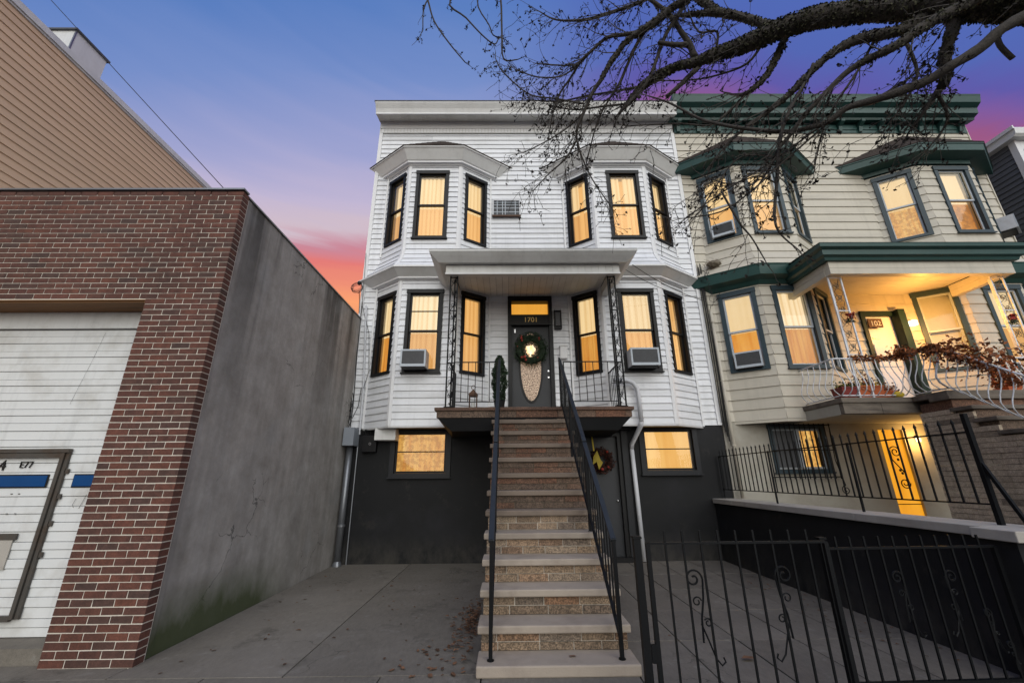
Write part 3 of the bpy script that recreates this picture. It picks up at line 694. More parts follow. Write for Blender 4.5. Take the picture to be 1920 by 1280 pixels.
# basement wall
m = MB(); holes_wall(m, XL, XR-.0, 0, 2.66, W, W+.3, [(-2.42, -1.33, 1.70, 2.54), (2.92, 3.98, 1.72, 2.56), (1.52, 2.40, .05, 2.50)]); m.build('basement_wall', 'black_wall', wh)
boxo('basement_wall', 'black_wall', wh, XL, XR, W+.301, W+9.9, 0, 2.6)
for x0, x1, z0, z1 in ((-2.42, -1.33, 1.70, 2.54), (2.92, 3.98, 1.72, 2.56)):
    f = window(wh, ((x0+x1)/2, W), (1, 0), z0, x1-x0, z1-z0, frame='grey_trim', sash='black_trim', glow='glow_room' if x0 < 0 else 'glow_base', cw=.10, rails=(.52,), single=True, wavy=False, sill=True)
# basement door, in a frame, under the landing
f = MB(); f.box(1.52, 1.58, W-.03, W+.12, .05, 2.5); f.box(2.34, 2.40, W-.03, W+.12, .05, 2.5); f.box(1.58, 2.34, W-.03, W+.12, 2.43, 2.5); fr = f.build('basement_door', 'black_trim', wh)
boxo('leaf', 'door_grey', fr, 1.58, 2.34, W+.08, W+.12, .05, 2.43)
m = MB(); m.lathe((2.27, W+.05, 1.12), [(.0, 0), (.03, .0), (.03, .02), (0, .02)], 10); m.build('knob', 'steel', fr)
boxo('threshold', 'black_trim', wh, 1.46, 2.46, W-.14, W-.0, -.02, .09)
boxo('awning', 'grey_trim', wh, 1.30, 2.62, W-.20, W-.002, 2.555, 2.60)
boxo('pilaster', 'grey_trim', wh, 2.43, 2.56, W-.05, W-.001, .0, 2.55)
boxo('vent_hood', 'crown', wh, -2.80, -2.36, W-.30, W-.002, 2.36, 2.61, bevel=.01)

# front door with transom
dx0, dx1, dz0, dz1 = 0.0, 1.055, 2.80, 5.86
m = MB(); m.box(dx0, dx0+.09, W-.05, W+.16, dz0, dz1); m.box(dx1-.09, dx1, W-.05, W+.16, dz0, dz1); m.box(dx0+.09, dx1-.09, W-.05, W+.16, 5.60, dz1)
m.box(dx0+.09, dx1-.09, W-.02, W+.16, 5.00, 5.27); m.box(dx0+.05, dx1-.05, W-.09, W-.021, 4.985, 5.02)
dr = m.build('front_door', 'black_trim', wh)
m = MB(); m.box(dx0+.09, dx1-.09, W+.05, W+.10, dz0+.03, 5.0); m.build('leaf', 'door_grey', dr, bevel=.004)
m = MB(); m.add([(dx0+.09, W+.14, 5.27), (dx1-.09, W+.14, 5.27), (dx1-.09, W+.14, 5.60), (dx0+.09, W+.14, 5.60)], [(0, 1, 2, 3)]); m.build('transom_light', 'glow_tran', dr)
m = MB(); m.add([(dx0+.09, W+.04, 5.27), (dx1-.09, W+.04, 5.27), (dx1-.09, W+.04, 5.60), (dx0+.09, W+.04, 5.60)], [(0, 1, 2, 3)]); m.build('pane', 'glass', dr)
def oval(cx, cz, a, b, n=36): return [(cx+a*math.cos(2*math.pi*i/n), cz+b*math.sin(2*math.pi*i/n)) for i in range(n)]
ov = oval(.525, 4.02, .235, .80); m = MB(); m.add([(x, W+.044, z) for x, z in ov], [tuple(range(36))]); m.build('oval_glass', 'pebble', dr)
o1, o2 = oval(.525, 4.02, .28, .85), oval(.525, 4.02, .235, .80); m = MB(); v = [(x, W+.03, z) for x, z in o1]+[(x, W+.03, z) for x, z in o2]+[(x, W+.049, z) for x, z in o1]+[(x, W+.049, z) for x, z in o2]
m.add(v, [(i, (i+1) % 36, (i+1) % 36+36, i+36) for i in range(36)]+[(i, i+72, (i+1) % 36+72, (i+1) % 36) for i in range(36)]+[(i+36, (i+1) % 36+36, (i+1) % 36+108, i+108) for i in range(36)]); m.build('oval_moulding', 'black_trim', dr)
m = MB(); pts = [(.525+(.105+U(-.03, .03))*math.cos(a*math.pi/10), W+.041, 4.40+(.15+U(-.04, .03))*math.sin(a*math.pi/10)) for a in range(20)]; m.add(pts, [tuple(range(20))]); m.build('hall_glow_disc', 'hallglow', dr)  # glowing disc stands in for the hall light seen through the glass
for z in (3.90, 3.75):
    m = MB(); m.box(.90, .945, W+.02, W+.05, z-.022, z+.022); m.build('lock', 'steel', dr, bevel=.006)
text('house_number', '1701', (.545, W-.024, 5.08), .17, 'brass', dr)
boxo('latch', 'steel', dr, .155, .185, W+.035, W+.05, 4.83, 4.92)

# porch roof
m = MB(); y0, y1 = 7.48, W
m.box(-1.25, 2.28, y0, y0+.14, 5.515, 5.72); m.box(-1.25, -1.11, y0+.14, y1-.02, 5.515, 5.72); m.box(2.14, 2.28, y0+.14, y1-.02, 5.515, 5.72)
pr = m.build('porch_roof', 'soffit', wh)
pf = [(0, 5.725), (.10, 5.70), (.13, 5.70), (.24, 5.80), (.30, 5.86), (.31, 5.90), (0, 5.92)]
rings = []
for o, z in pf: rings.append([(-1.25-o, W-.03, z), (-1.25-o, y0-o, z), (2.28+o, y0-o, z), (2.28+o, W-.03, z)])
m = MB(); v = [p for r in rings for p in r]; fs = []
for i in range(len(pf)):
    j = (i+1) % len(pf)
    for k in range(3): fs.append((i*4+k, i*4+k+1, j*4+k+1, j*4+k))
m.add(v, fs); m.build('gutter', 'crown', pr)
m = MB(); m.add([(-1.55, y0-.3, 5.915), (2.58, y0-.3, 5.915), (2.4, W-.03, 6.12), (-1.4, W-.03, 6.12), (-1.5, W-.03, 5.915), (2.5, W-.03, 5.915)], [(0, 1, 2, 3), (0, 3, 4), (1, 5, 2)]); m.build('roof_sheet', 'acgrille', pr)
for i in range(23):
    x = -1.10+i*.141; m = MB(); m.box(x, x+.135, y0+.145, W-.03, 5.735, 5.748); m.build('ceiling_board', 'soffit', pr)
boxo('ceiling_backing', 'acgrille', pr, -1.2, 2.2, y0+.05, W-.03, 5.752, 5.77)
for i in range(25):
    x = -1.245+i*.141; m = MB(); m.box(x, min(x+.135, 2.275), y0-.012, y0-.001, 5.535, 5.705); m.build('beam_board', 'soffit', pr)
boxo('light_cap', 'trim', pr, -1.26, 2.29, y0-.02, y0-.0, 5.500, 5.530)

# things on the facade
t = thing('wall_light', 'tall black lantern box light beside the front door of the white house', 'lamp', (1.17, W-.06, 4.9))
m = MB(); m.box(1.09, 1.26, W-.045, W-.017, 4.88, 5.36); m.box(1.09, 1.26, W-.13, W-.046, 5.32, 5.36); m.box(1.09, 1.26, W-.13, W-.046, 4.88, 4.92); m.box(1.09, 1.115, W-.13, W-.1, 4.92, 5.32); m.box(1.235, 1.26, W-.13, W-.1, 4.92, 5.32); m.build('frame', 'black_trim', t)
boxo('shade', 'acgrille', t, 1.12, 1.23, W-.11, W-.047, 4.95, 5.29); boxo('cap_strip', 'white_sash', t, 1.10, 1.25, W-.134, W-.131, 5.328, 5.35)
t = thing('mailbox', 'small white letter box on the siding beside the landing rail', 'mailbox', (1.27, W-.04, 4.2))
boxo('body', 'trim', t, 1.19, 1.36, W-.12, W-.017, 4.16, 4.44, bevel=.01); boxo('lid', 'crown', t, 1.18, 1.37, W-.13, W-.017, 4.445, 4.47)
t = thing('wall_air_conditioner', 'white grilled air conditioner sleeve set in the wall between the upper bay windows', 'air conditioner', (0, W, 7.98))
m = MB(); m.box(-.39, -.35, W-.05, W+.2, 7.98, 8.50); m.box(.31, .35, W-.05, W+.2, 7.98, 8.50); m.box(-.35, .31, W-.05, W+.2, 8.46, 8.50); m.box(-.35, .31, W-.05, W+.2, 7.98, 8.03); m.build('sleeve', 'acwhite', t)
boxo('coil', 'acgrille', t, -.35, .31, W+.02, W+.04, 8.03, 8.46)
m = MB()
for x in (-.27, -.13, -.06, .2): m.box(x, x+.018, W-.04, W-.028, 8.03, 8.46)
for z in (8.12, 8.24, 8.34, 8.41): m.box(-.35, .31, W-.027, W-.015, z, z+.014)
m.build('grille', 'white_sash', t); boxo('drip_tray', 'wood', t, -.39, .35, W-.09, W-.051, 7.955, 8.00)

def ac_unit(name, label, c, t, z, w=.56, h=.40, depth=.36, cas='acwhite'):
    c = Vector((c[0], c[1], 0)); t = Vector((t[0], t[1], 0)).normalized(); n = Vector((t.y, -t.x, 0)); Z = Vector((0, 0, 1))
    e = thing(name, label, 'air conditioner', (c.x, c.y, z))
    def bx(m, u0, u1, o0, o1, a, b):
        P = lambda u, o, zz: c+t*u+n*o+Z*zz
        m.hexa([P(u0, o1, a), P(u1, o1, a), P(u1, o0, a), P(u0, o0, a), P(u0, o1, b), P(u1, o1, b), P(u1, o0, b), P(u0, o0, b)])
    m = MB(); k = .035
    bx(m, -w/2, w/2, -.02, depth-.02, z, z+h); m.build('casing', cas, e, bevel=.008)
    m = MB(); bx(m, -w/2, -w/2+k, depth-.0195, depth, z, z+h); bx(m, w/2-k, w/2, depth-.0195, depth, z, z+h); bx(m, -w/2+k, w/2-k, depth-.0195, depth, z+h-k, z+h); bx(m, -w/2+k, w/2-k, depth-.0195, depth, z, z+k+.02); m.build('front_frame', 'white_sash', e)
    m = MB(); bx(m, -w/2+k, w/2-k, depth-.0195, depth-.012, z+k+.02, z+h-k); m.build('coil', 'acgrille', e)
    m = MB(); nl = 13
    for i in range(nl):
        zz = z+k+.03+(h-2*k-.03)*i/nl; bx(m, -w/2+k, w/2-k, depth-.0115, depth-.004, zz, zz+.007)
    m.build('louvre', 'acgrille', e)
    m = MB(); bx(m, -w/2+.03, w/2-.03, .0, depth-.05, z-.03, z-.001); m.build('bracket', 'black_trim', e)
    return e
ac_unit('window_air_conditioner', 'silver window air conditioner with horizontal louvres in the ground floor window left of the porch', (-1.98, 8.6), (1, 0), 3.80, .53, .37, .34)
ac_unit('window_air_conditioner', 'air conditioner with a dark mottled grille in the ground floor window right of the porch', (2.88, 8.6), (1, 0), 3.80, .60, .38, .34)

# wreaths
def wreath(name, label, c, R, r, leafmat, n, berr, size=.035, bow=None):
    e = thing(name, label, 'wreath', c)
    m = MB()
    for i in range(n):
        a = U(0, 2*math.pi); b = U(0, 2*math.pi); q = r*math.sqrt(U(.15, 1))*U(.8, 1.15)
        m.leafquad((c[0]+(R+q*math.cos(b))*math.cos(a), c[1]-r*.5+q*.7*math.sin(b), c[2]+(R+q*math.cos(b))*math.sin(a)*1.03), U(.5, 1.2)*size, ar=.3)
    rg = [(c[0]+R*math.cos(2*math.pi*i/24), c[1]-r*.35, c[2]+R*math.sin(2*math.pi*i/24)) for i in range(25)]
    m.tube(rg, r*.55, 8); m.build('foliage', leafmat, e)
    for (a, dr_, s_) in berr:
        m = MB(); m.blob((c[0]+(R+dr_)*math.cos(a), c[1]-r*1.05, c[2]+(R+dr_)*math.sin(a)), s_, 7, 5); m.build('berry', 'berry', e)
    return e
w1 = wreath('door_wreath', 'round evergreen wreath with red berries on the grey front door', (.525, W-.005, 4.39), .27, .15, 'leafgreen', 1500, [(2.3, .05, .03), (2.42, .0, .025), (2.2, .09, .022), (4.1, -.02, .035), (4.3, .03, .028), (3.95, .03, .03), (.9, .04, .022), (.8, .0, .018), (3.0, .04, .016), (5.3, .0, .015)])
w2 = wreath('basement_wreath', 'autumn leaf wreath with a yellow bow on the dark basement door', (1.98, W-.01, 1.93), .18, .095, 'darkwreath', 520, [(1.0, .02, .03), (4.6, 0, .03), (5.4, 0, .025)], .045)
m = MB(); m.add([(1.78, W-.17, 2.0), (1.86, W-.19, 2.12), (1.92, W-.17, 1.95), (1.97, W-.18, 1.88), (1.88, W-.17, 1.74), (1.84, W-.18, 1.90), (1.76, W-.17, 1.84)], [(0, 1, 2, 3, 4, 5, 6)]); m.add([(1.78, W-.165, 2.0), (1.86, W-.185, 2.12), (1.92, W-.165, 1.95), (1.97, W-.175, 1.88), (1.88, W-.165, 1.74), (1.84, W-.175, 1.90), (1.76, W-.165, 1.84)], [(0, 1, 2, 3, 4, 5, 6)])
m.build('bow', 'yellow', w2)
m = MB(); m.sq((1.82, W-.06, 2.12), (1.80, W-.03, 2.44), .03, .008); m.build('hanger', 'yellow', w2)

# ================================================================== STOOP
st = thing('stoop', 'steep straight stoop of limestone treads over rough brown stone risers', 'steps', (.43, 5.9, 0))
R_, T_, Y0 = .2275, .288, 4.16
sx0, sx1 = -.265, 1.10
m = MB()
for k in range(13): m.box(sx0+.02, sx1-.02, Y0+T_*k+.10 if k else Y0+.12, Y0+T_*(k+1)+.1, -.05, .0 + (k)*R_-.002 if k else .03)
m.build('core', 'riserdark', st)
def stones(parent, x0, x1, y, z0, z1, rows, depth, mat, lab=None, lo=.18, hi=.42, axis='x', j=.006):
    hz = (z1-z0)/rows
    for r in range(rows):
        a = x0; off = U(.3, 1)
        while a < x1-.01:
            w = U(lo, hi)*(off if a == x0 else 1); b = min(a+w, x1)
            if x1-b < .07: b = x1
            m = MB(); pr_ = U(0, .012)
            if axis == 'x': m.box(a+j/2, b-j/2, y-pr_, y+depth, z0+r*hz+j/2, z0+(r+1)*hz-j/2)
            else: m.box(y-pr_, y+depth, a+j/2, b-j/2, z0+r*hz+j/2, z0+(r+1)*hz-j/2)
            m.build('stone', mat, parent); a = b
TH = .068
for k in range(13):
    zt = k*R_ + (.088 if k == 0 else TH); zb = k*R_
    yn = Y0+T_*k
    if k == 12: break
    m = MB(); e = .03 if k else .02
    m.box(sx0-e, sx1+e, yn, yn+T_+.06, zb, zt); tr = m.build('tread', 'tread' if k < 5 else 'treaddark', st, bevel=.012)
    z1r = (k+1)*R_
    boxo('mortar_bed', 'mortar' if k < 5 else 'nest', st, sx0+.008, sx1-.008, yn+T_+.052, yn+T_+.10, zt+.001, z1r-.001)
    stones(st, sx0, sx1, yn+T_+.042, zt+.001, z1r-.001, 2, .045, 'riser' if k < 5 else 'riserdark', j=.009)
# landing
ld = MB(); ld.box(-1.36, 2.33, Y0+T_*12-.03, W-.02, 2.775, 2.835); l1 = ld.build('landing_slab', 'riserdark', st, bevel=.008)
x = -1.32
while x < 2.29:
    b = min(x+U(.4, .8), 2.29); m = MB(); m.box(x+.003, b-.003, Y0+T_*12+.0+U(0, .008), Y0+T_*12+.15, 2.65, 2.773); m.build('stone', 'riserdark', st); x = b
m = MB(); m.hexa([(-1.05, Y0+T_*12+.12, 2.42), (2.05, Y0+T_*12+.12, 2.42), (2.2, W-.02, 2.42), (-1.2, W-.02, 2.42), (-1.30, Y0+T_*12+.02, 2.648), (2.27, Y0+T_*12+.02, 2.648), (2.27, W-.02, 2.648), (-1.30, W-.02, 2.648)]); m.build('landing_support', 'black_wall', st)
boxo('stoop_side_wall', 'black_wall', st, sx0+.03, sx1-.03, Y0+T_*12+.11, W-.02, -.02, 2.36)

# handrails
def handrail(x, label, flip):
    e = thing('handrail', label, 'handrail', (x, 5.9, 0), 'iron handrails beside the front steps')
    A = Vector((x, 4.30, 1.06)); B = Vector((x, 7.58, 3.72)); d = (B-A)
    mid = A+d*.36
    m = MB(); m.sq(A-d*.012, mid, .055, .035); m.sq(mid+Vector((0, 0, .015)), B, .055, .035); m.build('top_rail', 'iron_grey', e, bevel=.006)
    m = MB(); m.sq(A-Vector((0, 0, .80)), B-Vector((0, 0, .80)), .03, .02); m.build('bottom_rail', 'iron', e)
    n = 26
    for i in range(1, n):
        p = A+d*(i/n); m = MB(); m.sq(p-Vector((0, 0, .79)), p-Vector((0, 0, .02)), .014); m.build('baluster', 'iron', e)
    for p, zb in ((Vector((x, 4.27, 1.05)), .088), (Vector((x, Y0+T_*4+.12, A.z+d.z*((Y0+T_*4+.12-4.30)/d.y))), 4*R_+.06), (Vector((x, Y0+T_*8+.12, A.z+d.z*((Y0+T_*8+.12-4.30)/d.y))), 8*R_+.06), (Vector((x, 7.62, 3.78)), 2.83)):
        m = MB(); m.sq((x, p.y, zb), (x, p.y, p.z), .034); m.build('post', 'iron', e)
        m = MB(); m.lathe((x, p.y, zb+.001), [(.032, 0), (.032, .008), (.0, .012)], 10); m.build('foot', 'iron', e)
    return e
handrail(-.165, 'black iron handrail on the left side of the stone steps', 1)
handrail(.985, 'black iron handrail on the right side of the stone steps, nearer the gate', -1)
# porch posts with scroll work + landing railings
def scroll_panel(m, a, b, zt, zb, w):
    """lattice of scrolls between two uprights; a, b plan points"""
    a = Vector(a); b = Vector(b); c = (a+b)/2; t = (b-a).normalized(); Z = Vector((0, 0, 1)); z = zb; i = 0
    while z < zt-.12:
        m.tube(spiral(c+Z*(z+.12)-t*w*.1, t, Z, w*.33, w*.08, -1.5 if i % 2 else 1.6, 1.3 if i % 2 else -1.3, 14), .0055, 4)
        m.tube([c-t*w*.45+Z*z, c+Z*(z+.13)+t*w*.15, c+t*w*.45+Z*(z+.26)] if i % 2 else [c+t*w*.45+Z*z, c+Z*(z+.13)-t*w*.15, c-t*w*.45+Z*(z+.26)], .0055, 4)
        z += .26; i += 1
def porch_post(x0, x1, y, z0, z1, label, mat='iron', scroll='iron', group=None, name='porch_post'):
    e = thing(name, label, 'porch post', ((x0+x1)/2, y, z0), group)
    for x in (x0, x1): m = MB(); m.sq((x, y, z0), (x, y, z1), .026); m.build('upright', mat, e)
    m = MB(); m.sq(((x0+x1)/2, y+.13, z0), ((x0+x1)/2, y+.13, z1), .026); m.build('upright', mat, e)
    m = MB(); scroll_panel(m, (x0, y, 0), (x1, y, 0), z1, z0+.1, abs(x1-x0)); scroll_panel(m, (x1, y, 0), ((x0+x1)/2, y+.13, 0), z1, z0+.15, .13); m.build('scrollwork', scroll, e)
    for z in (z0+.85, z1-.75, z1-.02): m = MB(); m.sq((x0, y, z), (x1, y, z), .018); m.build('cross_bar', mat, e)
    boxo('base_plate', mat, e, x0-.03, x1+.03, y-.03, y+.16, z0, z0+.012)
    return e
porch_post(-1.16, -1.02, 7.60, 2.836, 5.51, 'black wrought iron porch post with scrollwork at the left end of the landing')
porch_post(2.05, 2.19, 7.60, 2.836, 5.51, 'black wrought iron porch post with scrollwork at the right end of the landing')
def railing(label, segs, z0, z1, sp, group, mat='iron'):
    c = segs[0][0]; e = thing('landing_railing', label, 'railing', (c[0], c[1], z0), group)
    for (a, b) in segs:
        a = Vector((a[0], a[1], 0)); b = Vector((b[0], b[1], 0)); Z = Vector((0, 0, 1))
        m = MB(); m.sq(a+Z*z1, b+Z*z1, .028, .016); m.build('top_rail', mat, e)
        m = MB(); m.sq(a+Z*(z0+.1), b+Z*(z0+.1), .02, .014); m.build('bottom_rail', mat, e)
        n = max(1, round((b-a).length/sp))
        for i in range(1, n): p = a+(b-a)*i/n; m = MB(); m.sq(p+Z*(z0+.1), p+Z*z1, .013); m.build('baluster', mat, e)
        for p in (b,): m = MB(); m.sq(p+Z*z0, p+Z*z1, .022); m.build('post', mat, e)
    return e
railing('black railing across the left half of the landing in front of the potted evergreen', [((-1.02, 7.62), (-.22, 7.62)), ((-1.12, 7.74), (-1.12, 8.60))], 2.836, 3.70, .135, 'landing railings')
railing('black railing across the right half of the landing below the mailbox', [((2.05, 7.62), (1.06, 7.62)), ((2.15, 7.74), (2.15, 8.62))], 2.836, 3.70, .135, 'landing railings')
# potted evergreen + lantern on the landing
t = thing('potted_evergreen', 'slim dark green potted evergreen standing left of the front door', 'potted plant', (-.17, 7.95, 2.836))
m = MB(); m.lathe((-.17, 7.95, 2.836), [(.0, 0), (.085, 0), (.11, .17), (.12, .18), (.10, .19), (0, .17)], 14); m.build('pot', 'black_trim', t)
m = MB(); m.tube([(-.17, 7.95, 2.98), (-.17, 7.95, 3.8)], .012, 6); m.build('stem', 'bark', t)
m = MB()
for i in range(4200):
    h = U(0, 1); rr = .175*(math.sin(math.pi*min(.97, h*.86+.12))**.6)*(.9+.1*math.sin(h*22))*math.sqrt(U(.25, 1)); a = U(0, 6.283)
    m.leafquad((-.17+rr*math.cos(a), 7.95+rr*math.sin(a), 3.0+h*.92), U(.012, .03), ar=.5)
m.build('foliage', 'leafgreen', t)
t = thing('garden_lantern', 'small dark rustic lantern on the landing behind the left railing', 'lantern', (-.68, 7.95, 2.836))
m = MB(); m.box(-.76, -.60, 7.87, 8.03, 2.837, 2.87); m.box(-.76, -.60, 7.87, 8.03, 3.10, 3.13)
for x in (-.75, -.61):
    for y in (7.88, 8.02): m.sq((x, y, 2.87), (x, y, 3.10), .014)
m.add([(-.77, 7.86, 3.13), (-.59, 7.86, 3.13), (-.59, 8.04, 3.13), (-.77, 8.04, 3.13), (-.68, 7.95, 3.25)], [(0, 1, 4), (1, 2, 4), (2, 3, 4), (3, 0, 4)]); m.build('frame', 'wood', t)
m = MB(); m.lathe((-.68, 7.95, 2.871), [(.035, 0), (.035, .12), (0, .13)], 10); m.build('candle', 'offwhite', t)
m = MB(); m.tube(spiral((-.68, 7.95, 3.28), (1, 0, 0), (0, 0, 1), .04, .04, 0, 1, 14), .006, 5); m.build('ring', 'wood', t)

# downspout, meter boxes, cables
def pipe_thing(name, label, cat, pts, r, mat, n=10, group=None):
    m = MB(); m.tube(pts, r, n); o = m.build(name, mat, None, smooth=True); return tag(o, label, cat, group)
t = thing('downspout', 'white downspout bending from the porch corner down the right of the basement door', 'downspout', (2.7, 8.8, 0))
pts = [(2.22, 8.42, 3.52), (2.50, 8.46, 3.52), (2.62, 8.47, 3.47), (2.70, 8.48, 3.36), (2.72, 8.48, 3.20), (2.72, 8.48, 2.66)]
m = MB(); m.tube(pts, .047, 10); m.build('upper_pipe', 'pipewhite', t, smooth=True)
m = MB(); m.tube([(2.72, 8.48, 2.70), (2.715, 8.50, 2.60), (2.63, 8.98, 2.26), (2.62, 9.0, 2.16)], .048, 10); m.build('elbow', 'pipewhite', t, smooth=True)
m = MB(); m.tube([(2.62, 9.0, 2.20), (2.66, 9.0, .02)], .045, 10); m.build('lower_pipe', 'pipewhite', t, smooth=True)
t = thing('conduit_riser', 'grey meter box on a fat metal conduit in the corner by the concrete wall', 'conduit', (-3.3, 8.85, 0))
m = MB(); m.tube([(-3.33, 8.93, .0), (-3.33, 8.93, 2.27)], .062, 14); m.build('conduit', 'galv', t, smooth=True)
m = MB(); m.lathe((-3.33, 8.93, .70), [(.075, 0), (.075, .04), (.06, .045)], 14); m.build('clamp', 'galv', t)
m = MB(); m.lathe((-3.33, 8.93, 0), [(.09, 0), (.085, .03), (.06, .09)], 14); m.build('boot', 'galv', t)
boxo('meter_box', 'boxgrey', t, -3.42, -3.20, 8.72, 9.06, 2.25, 2.62, bevel=.008)
m = MB(); m.tube([(-3.20, 9.06, .0), (-3.215, 9.06, 2.3)], .014, 8); m.build('thin_pipe', 'galv', t)
t = thing('cable_box', 'small black utility box with a round lock on the black wall under the bay window', 'utility box', (-2.95, 9.05, 2.1))
boxo('box', 'black_trim', t, -3.10, -2.80, 8.97, 9.098, 2.13, 2.47, bevel=.01)
m = MB(); pp = spiral((-2.93, 8.965, 2.30), (1, 0, 0), (0, 0, 1), .022, .022, 0, 1, 14); m.tube(pp, .006, 5); m.build('lock', 'steel', t)
m = MB()
for i in range(7):
    x = -3.16+i*.05; m.tube([(x, 9.03, 2.50), (x+U(-.04, .04), 8.98, 2.56+U(0, .04)), (x+U(-.06, .06), 9.0, 2.60), (x+U(-.1, .1), 9.05, 2.50)], .007, 5)
m.build('cable_tangle', 'cable', t)
cw_ = thing('service_cables', 'grey and black service cables running down the left edge of the white siding', 'cables', (-3.4, 9.05, 2.6))
def sag(a, b, s, n=14):
    a = Vector(a); b = Vector(b); return [a.lerp(b, i/n)-Vector((0, 0, s*4*(i/n)*(1-i/n))) for i in range(n+1)]
m = MB(); m.tube([(-3.36, 9.04, 5.5), (-3.28, 9.04, 4.4), (-3.22, 9.04, 3.55), (-3.20, 9.04, 2.5)], .022, 7); m.build('white_cable', 'pipewhite', cw_)
m = MB(); m.tube([(-3.46, 9.03, 5.6), (-3.44, 9.03, 4.2), (-3.40, 9.03, 3.2), (-3.41, 9.03, 2.6)], .010, 6); m.tube([(-3.50, 9.02, 6.9), (-3.45, 9.02, 5.5), (-3.22, 9.03, 4.8), (-3.13, 9.03, 3.9), (-3.2, 9.0, 3.5)], .006, 5)
m.tube([(-3.25, 9.0, 3.5), (-3.27, 8.99, 3.1), (-3.36, 8.98, 2.85), (-3.42, 8.98, 2.8), (-3.43, 9.0, 3.1)], .008, 5)
for i in range(5): m.tube([(-3.44+U(-.02, .02), 9.0, 3.4-i*.1), (-3.40+U(-.04, .02), 8.97, 3.25-i*.12), (-3.45+U(-.03, .02), 9.0, 3.1-i*.12)], .008, 5)
m.build('black_cable', 'cable', cw_)
t = thing('service_coil', 'coil of black service wire on the left edge of the white house against the sunset', 'cables', (-3.6, 9.0, 5.9))
m = MB()
for i in range(5): m.tube(spiral((-3.60+U(-.02, .02), 8.95, 5.92+U(-.04, .04)), (1, 0, 0), (0, .3, 1), .09+U(-.02, .05), .12+U(-.03, .03), U(0, 6), 1.2, 18), .005, 4)
m.tube([(-3.55, 9.0, 5.85), (-3.52, 9.02, 5.6), (-3.5, 9.02, 5.3)], .009, 5); m.build('wire', 'cable', t)
m = MB(); m.blob((-3.56, 8.98, 6.06), .05, 8, 6); m.build('insulator', 'cable', t)

# ================================================================== CREAM NEIGHBOUR
nh = thing('row_house', 'cream clapboard house with dark green cornices and a lit porch above a stone stoop', 'house', (8.8, 9.1, 0))
NL, NR = 4.69, 12.98
b1 = Foot(4.98, 5.78, 6.97, 7.75, W, .55); b2 = Foot(9.62, 10.50, 11.90, 12.66, W, .55)
boxo('wall', 'cream', nh, NL+.01, NR-.01, W+.31, W+10, 2.6, 11.2)
boxo('roof', 'shingle', nh, NL, NR, W-.1, W+10, 11.2, 11.32)
NE = .232
nd = (8.40, 9.34, 2.9, 5.30)
clad('nh', fixed(NL), lambda z: (b1.off(flare(z))[0].x if 6.16 < z < 6.8 else 4.98, W), 2.72, 9.18, NE)
clad('nh', lambda z: (7.75, W), lambda z: (9.62, W), 2.95, 9.18, NE, holes=[(nd[0], nd[1], nd[2], nd[3])], org=(0, W))
clad('nh', lambda z: (12.66, W), fixed(NR), 2.72, 9.18, NE)
clad('nh', fixed(NL), fixed(NR), 9.18, 11.0, NE)
boxo('corner_board', 'cream', nh, NR-.0, NR+.03, W-.03, W+.3, 2.7, 11.0)
